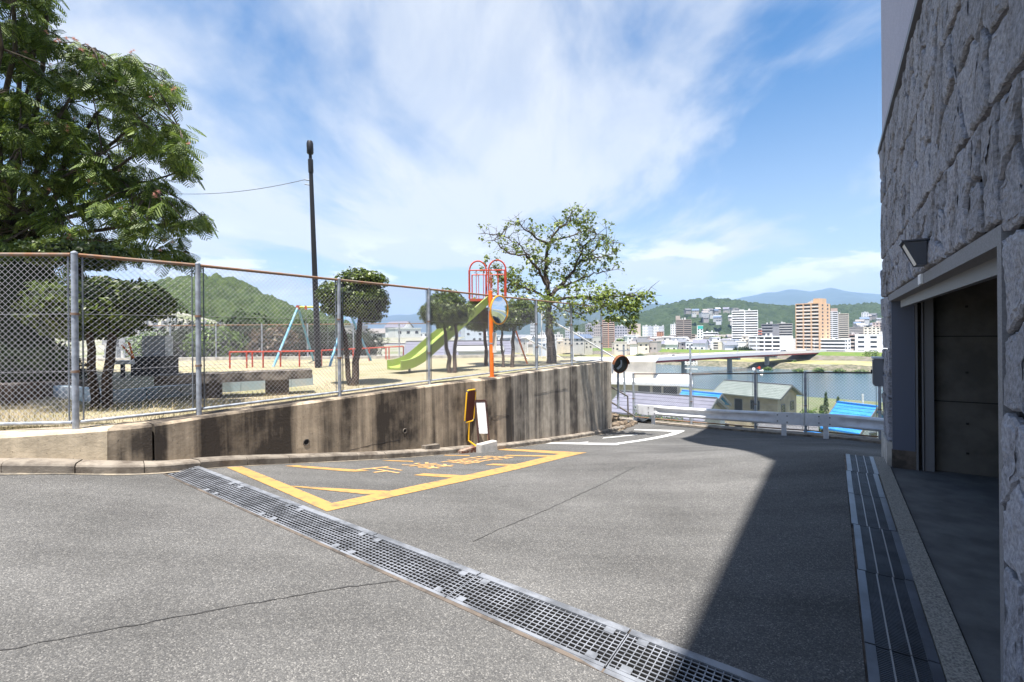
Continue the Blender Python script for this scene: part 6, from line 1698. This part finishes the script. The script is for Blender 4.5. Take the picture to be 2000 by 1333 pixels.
for px, yb in [(rnd.uniform(1325, 1400), rnd.uniform(608, 616)) for _ in range(8)] + [(rnd.uniform(1370, 1440), rnd.uniform(616, 632)) for _ in range(10)] + [(rnd.uniform(1400, 1440), rnd.uniform(604, 608)) for _ in range(5)] + [(rnd.uniform(1662, 1726), rnd.uniform(618, 640)) for _ in range(11)]:
    small_house(px, yb, 1010 - (yb - 600) * 5, rnd.uniform(8, 14), 3.0, tuple(v * .62 for v in rnd.choice(WL)), rnd.choice(RF), rnd.random() < .3, 'houses on the wooded hill', 'hill')
for i, (px, py, D, r) in enumerate(((1217, 671, 385, 7), (1231, 672, 380, 6), (1394, 664, 420, 5), (1410, 662, 420, 4), (1445, 684, 345, 4), (1456, 684, 346, 4), (1300, 668, 430, 5), (1362, 678, 380, 3))):
    bush('town_tree', ('wide green tree beside the salmon tower', 'green tree touching the brick apartment block', 'round green tree below the teal sign building', 'small green tree beside the white tower foot', 'dark hedge tree at the levee near the white tower', 'dark hedge tree at the levee near the riverside block', 'dark tree in front of the distant towers', 'small dark tree among the levee houses')[i], px, py, D, (r * 1.3, r, r * .7), BUSH if i < 4 else DBUSH, 260, r * .32, group='trees in the town', cat='tree')

# large grey roofed house beyond the park
hp = at(892, 690, 48)
gable_house('tile_roof_house', 'wide house with grey tiled roof behind the round tree', (hp.x, hp.y + 2, -3.4), R(6), 9.5, 7, 2.7, 1.35, cm(.55, .53, .50), GRYR, .7, wins=(('f', -2.5, 1.2, 1.6, .9), ('f', 0, 1.2, 1.6, .9), ('f', 2.5, 1.2, 1.6, .9)), rows=6)
wp2 = at(938, 692, 34); gable_house('white_shed', 'small white shed with one round vent behind the slide', (wp2.x, wp2.y, -2.2), R(4), 3.0, 2.6, 2.5, .25, WHITE, cm(.5, .5, .5), .15, wins=(('f', .3, 1.5, .3, .3),))
hp = at(770, 680, 60); gable_house('tile_roof_house', 'grey roofed house behind the red rail end', (hp.x, hp.y + 2, -4.4), R(-8), 10, 7, 3.0, 1.6, cm(.62, .60, .57), GRYR, .6, wins=(('f', -2, 1.2, 1.5, .9), ('f', 2, 1.2, 1.5, .9)), rows=6)

# ================================================================== hills and mountains
def ridge(name, prof, D, depth, m, cell, amp, res, base_y=660, seed=1, front=.5, rough=.0, nv=None):
    """heightfield whose crest, at distance D, shows at the given outline"""
    xs = [(p[0] - 1000) / F * D for p in prof]; zs = [CAMH + (HOR + (1000 - p[0]) * math.sin(ROLL) - p[1]) / F * D for p in prof]
    x = np.arange(xs[0], xs[-1], res); v = np.linspace(0, 1, nv or max(12, int(depth / res))); Xh, Vh = np.meshgrid(x, v, indexing='ij')
    H = np.interp(Xh, xs, zs); zb = CAMH - (base_y - HOR) / F * D
    Yh = D - depth * front + depth * Vh; c = (Vh - front); s = np.where(c < 0, 1 - (c / front) ** 2 * 1.0, 1 - (c / (1 - front)) ** 2)
    s = s * (1 + .25 * (vnoise(Xh / (depth * .22), Yh / (depth * .22), seed) - .5) * (1 - s) * 2)
    Xw = Xh * Yh / D * .5 + Xh * .5
    Z = zb + (H - zb) * s
    if rough: Z = Z + rough * (vnoise(Xw / (depth * .12), Yh / (depth * .12), seed + 5) - .5) * (1 - s) + rough * .5 * (vnoise(Xw / (depth * .05), Yh / (depth * .05), seed + 6) - .5) * (1 - s * .7)
    if cell:
        d1, r1 = worley(Xw / cell, Yh / cell, seed); Z = Z + amp * (np.sqrt(np.clip(1 - d1 * d1 * 1.15, 0, 1)) * (.55 + .7 * r1) - .75) + amp * .35 * (vnoise(Xw / (cell * .22), Yh / (cell * .22), seed + 9) - .5)
    V = np.stack([Xw, Yh, Z], 2).reshape(-1, 3); return struct(arr_mesh(name, V, grid_faces(len(x), len(v))[:, ::-1], m, smooth=True))


FOR1 = mat('forest_near', (.028, .052, .010), .9, col2=(.065, .095, .020), scale=.16, lo=.35, hi=.65, detail=12, bump=1.0, bscale=.9, bdist=1.5)
FOR2 = mat('forest_far', (.016, .034, .010), .95, col2=(.036, .060, .016), scale=.03, lo=.35, hi=.65, detail=12, bump=1.0, bscale=.2, bdist=5)
FOR3 = mat('mountain_forest', (.018, .034, .018), .95, col2=(.028, .045, .02), scale=.004, lo=.35, hi=.65, detail=10)
ridge('wooded_hill', [(120, 640), (240, 612), (320, 586), (345, 566), (400, 552), (440, 548), (480, 556), (520, 580), (560, 600), (600, 611), (650, 626), (700, 646), (750, 668), (790, 690)], 300, 260, FOR1, 6.0, 6.5, 1.2, 690, 3, .62)
ridge('forest_hill', [(1000, 668), (1100, 645), (1180, 628), (1260, 612), (1300, 599), (1340, 591), (1378, 586), (1405, 589), (1440, 593), (1480, 600), (1530, 603), (1600, 602), (1650, 600), (1690, 597), (1740, 604), (1850, 600), (2000, 610)], 1250, 620, FOR2, 14, 15, 3.5, 662, 4, .62)
ridge('blue_mountain', [(1330, 640), (1420, 590), (1450, 583), (1472, 580), (1500, 573), (1530, 570), (1565, 573), (1600, 568), (1640, 574), (1690, 577), (1730, 581), (1850, 590), (2100, 600), (2500, 640)], 7500, 4500, FOR3, 0, 0, 45, 672, 6, .6, rough=320)
ridge('distant_mountain', [(900, 660), (1000, 632), (1060, 612), (1110, 601), (1160, 604), (1200, 597), (1240, 594), (1290, 597), (1330, 603), (1400, 620), (1500, 640)], 5200, 2600, FOR3, 0, 0, 35, 668, 7, .6, rough=200)
ridge('pale_mountain', [(380, 655), (560, 646), (640, 640), (690, 628), (740, 619), (800, 616), (832, 612), (880, 619), (920, 626), (980, 632), (1080, 640), (1200, 655)], 9500, 4500, FOR3, 0, 0, 60, 672, 8, .6, rough=320)

# cemetery on the slope
def cem_z(x, y): return -1.2 + 6.6 * np.clip((y - 34) / 34, 0, 1.3) * np.clip(1 - np.abs(x + 41 - (y - 50) * -.75) / 34, .25, 1)
xs, ys = np.meshgrid(np.linspace(-90, -8, 60), np.linspace(24, 90, 40), indexing='ij'); zc = cem_z(xs, ys)
struct(arr_mesh('cemetery_slope', np.stack([xs, ys, zc], 2).reshape(-1, 3), grid_faces(60, 40), mat('cemetery_ground', (.26, .25, .21), .95, col2=(.14, .16, .07), scale=.35, lo=.45, hi=.62), smooth=True))
gm = MB(); gm.box(-.55, .55, -.5, .5, -.6, .25).box(-.36, .36, -.32, .32, .252, .55).box(-.17, .17, -.17, .17, .552, 1.35)
GS = [mat('gravestone_%d' % i, c, .6, var=.15, scale=4) for i, c in enumerate(((.40, .40, .40), (.28, .28, .29), (.52, .50, .47)))]
gmesh = [bpy.data.objects.new('x', None)] and []
for m_ in GS:
    o = gm.build('gravestone', m_); gmesh.append(o.data); bpy.data.objects.remove(o)
cnt = 0
for D in np.arange(36, 66, 2.3):
    for px in np.arange(225 - (D - 36) * .4, 480, 13.5 * 48 / D):
        px = px + rnd.uniform(-3, 3); p = at(px, 640, D); z = float(cem_z(p.x, p.y))
        if cnt >= 150: continue
        gi = rnd.randrange(3); o = bpy.data.objects.new('gravestone', gmesh[gi]); COL.objects.link(o); o.location = (p.x, p.y, z + .1); o.rotation_euler = (0, 0, rnd.uniform(-.3, .3)); o.scale = (1, 1, rnd.uniform(.8, 1.3)); cnt += 1
        tag(o, '%s gravestone on the slope behind the park, in the %s row up' % (('grey', 'dark grey', 'pale')[gi], ('first', 'second', 'third', 'fourth', 'fifth', 'sixth', 'seventh', 'eighth', 'ninth', 'tenth', 'eleventh', 'twelfth', 'thirteenth', 'last')[int((D - 36) / 2.3 + .01)]), 'gravestone', 'gravestones on the slope behind the park')
# bushes behind the rear fence
for i, (px, py, D, r, m) in enumerate(((420, 672, 25, (1.5, 1, 1.1), BUSH), (475, 660, 27, (2.1, 1.3, 1.6), DBUSH), (535, 672, 25, (1.3, 1, 1.1), RBUSH), (585, 668, 27, (1.6, 1, 1.3), DBUSH), (640, 672, 28, (1.5, 1, 1.2), DBUSH), (360, 668, 26, (1.5, 1, 1.2), DBUSH), (705, 676, 30, (1.6, 1, 1.1), DBUSH), (300, 676, 27, (1.4, 1, .9), BUSH))):
    bush('hedge_bush', ('bright green bush behind the rear fence', 'tall dark bush behind the rear fence left of the swing', 'reddish bush behind the swing leg', 'dark bush behind the lamp post base', 'dark bush behind the swing right frame', 'dark bush behind the second fence post', 'dark bush behind the forked tree', 'light green bush behind the pale monument')[i], px, py, D, r, m, 1500, .20, group='bushes behind the rear fence')

# ================================================================== air
hz = bpy.data.materials.new('haze_air'); hz.use_nodes = True; nt = hz.node_tree
for nd in list(nt.nodes):
    if nd.type == 'BSDF_PRINCIPLED': nt.nodes.remove(nd)
pv = nt.nodes.new('ShaderNodeVolumePrincipled'); pv.inputs['Color'].default_value = (.42, .64, 1.0, 1); pv.inputs['Density'].default_value = 1.15e-4; pv.inputs['Anisotropy'].default_value = 0.0
nt.links.new(pv.outputs[0], nt.nodes['Material Output'].inputs['Volume'])
hb = MB().box(-14000, 14000, -2500, 13500, -24, 760).build('haze', hz); stuff(hb)
scene.cycles.volume_bounces = 0; scene.cycles.max_bounces = 6; scene.cycles.use_denoising = True
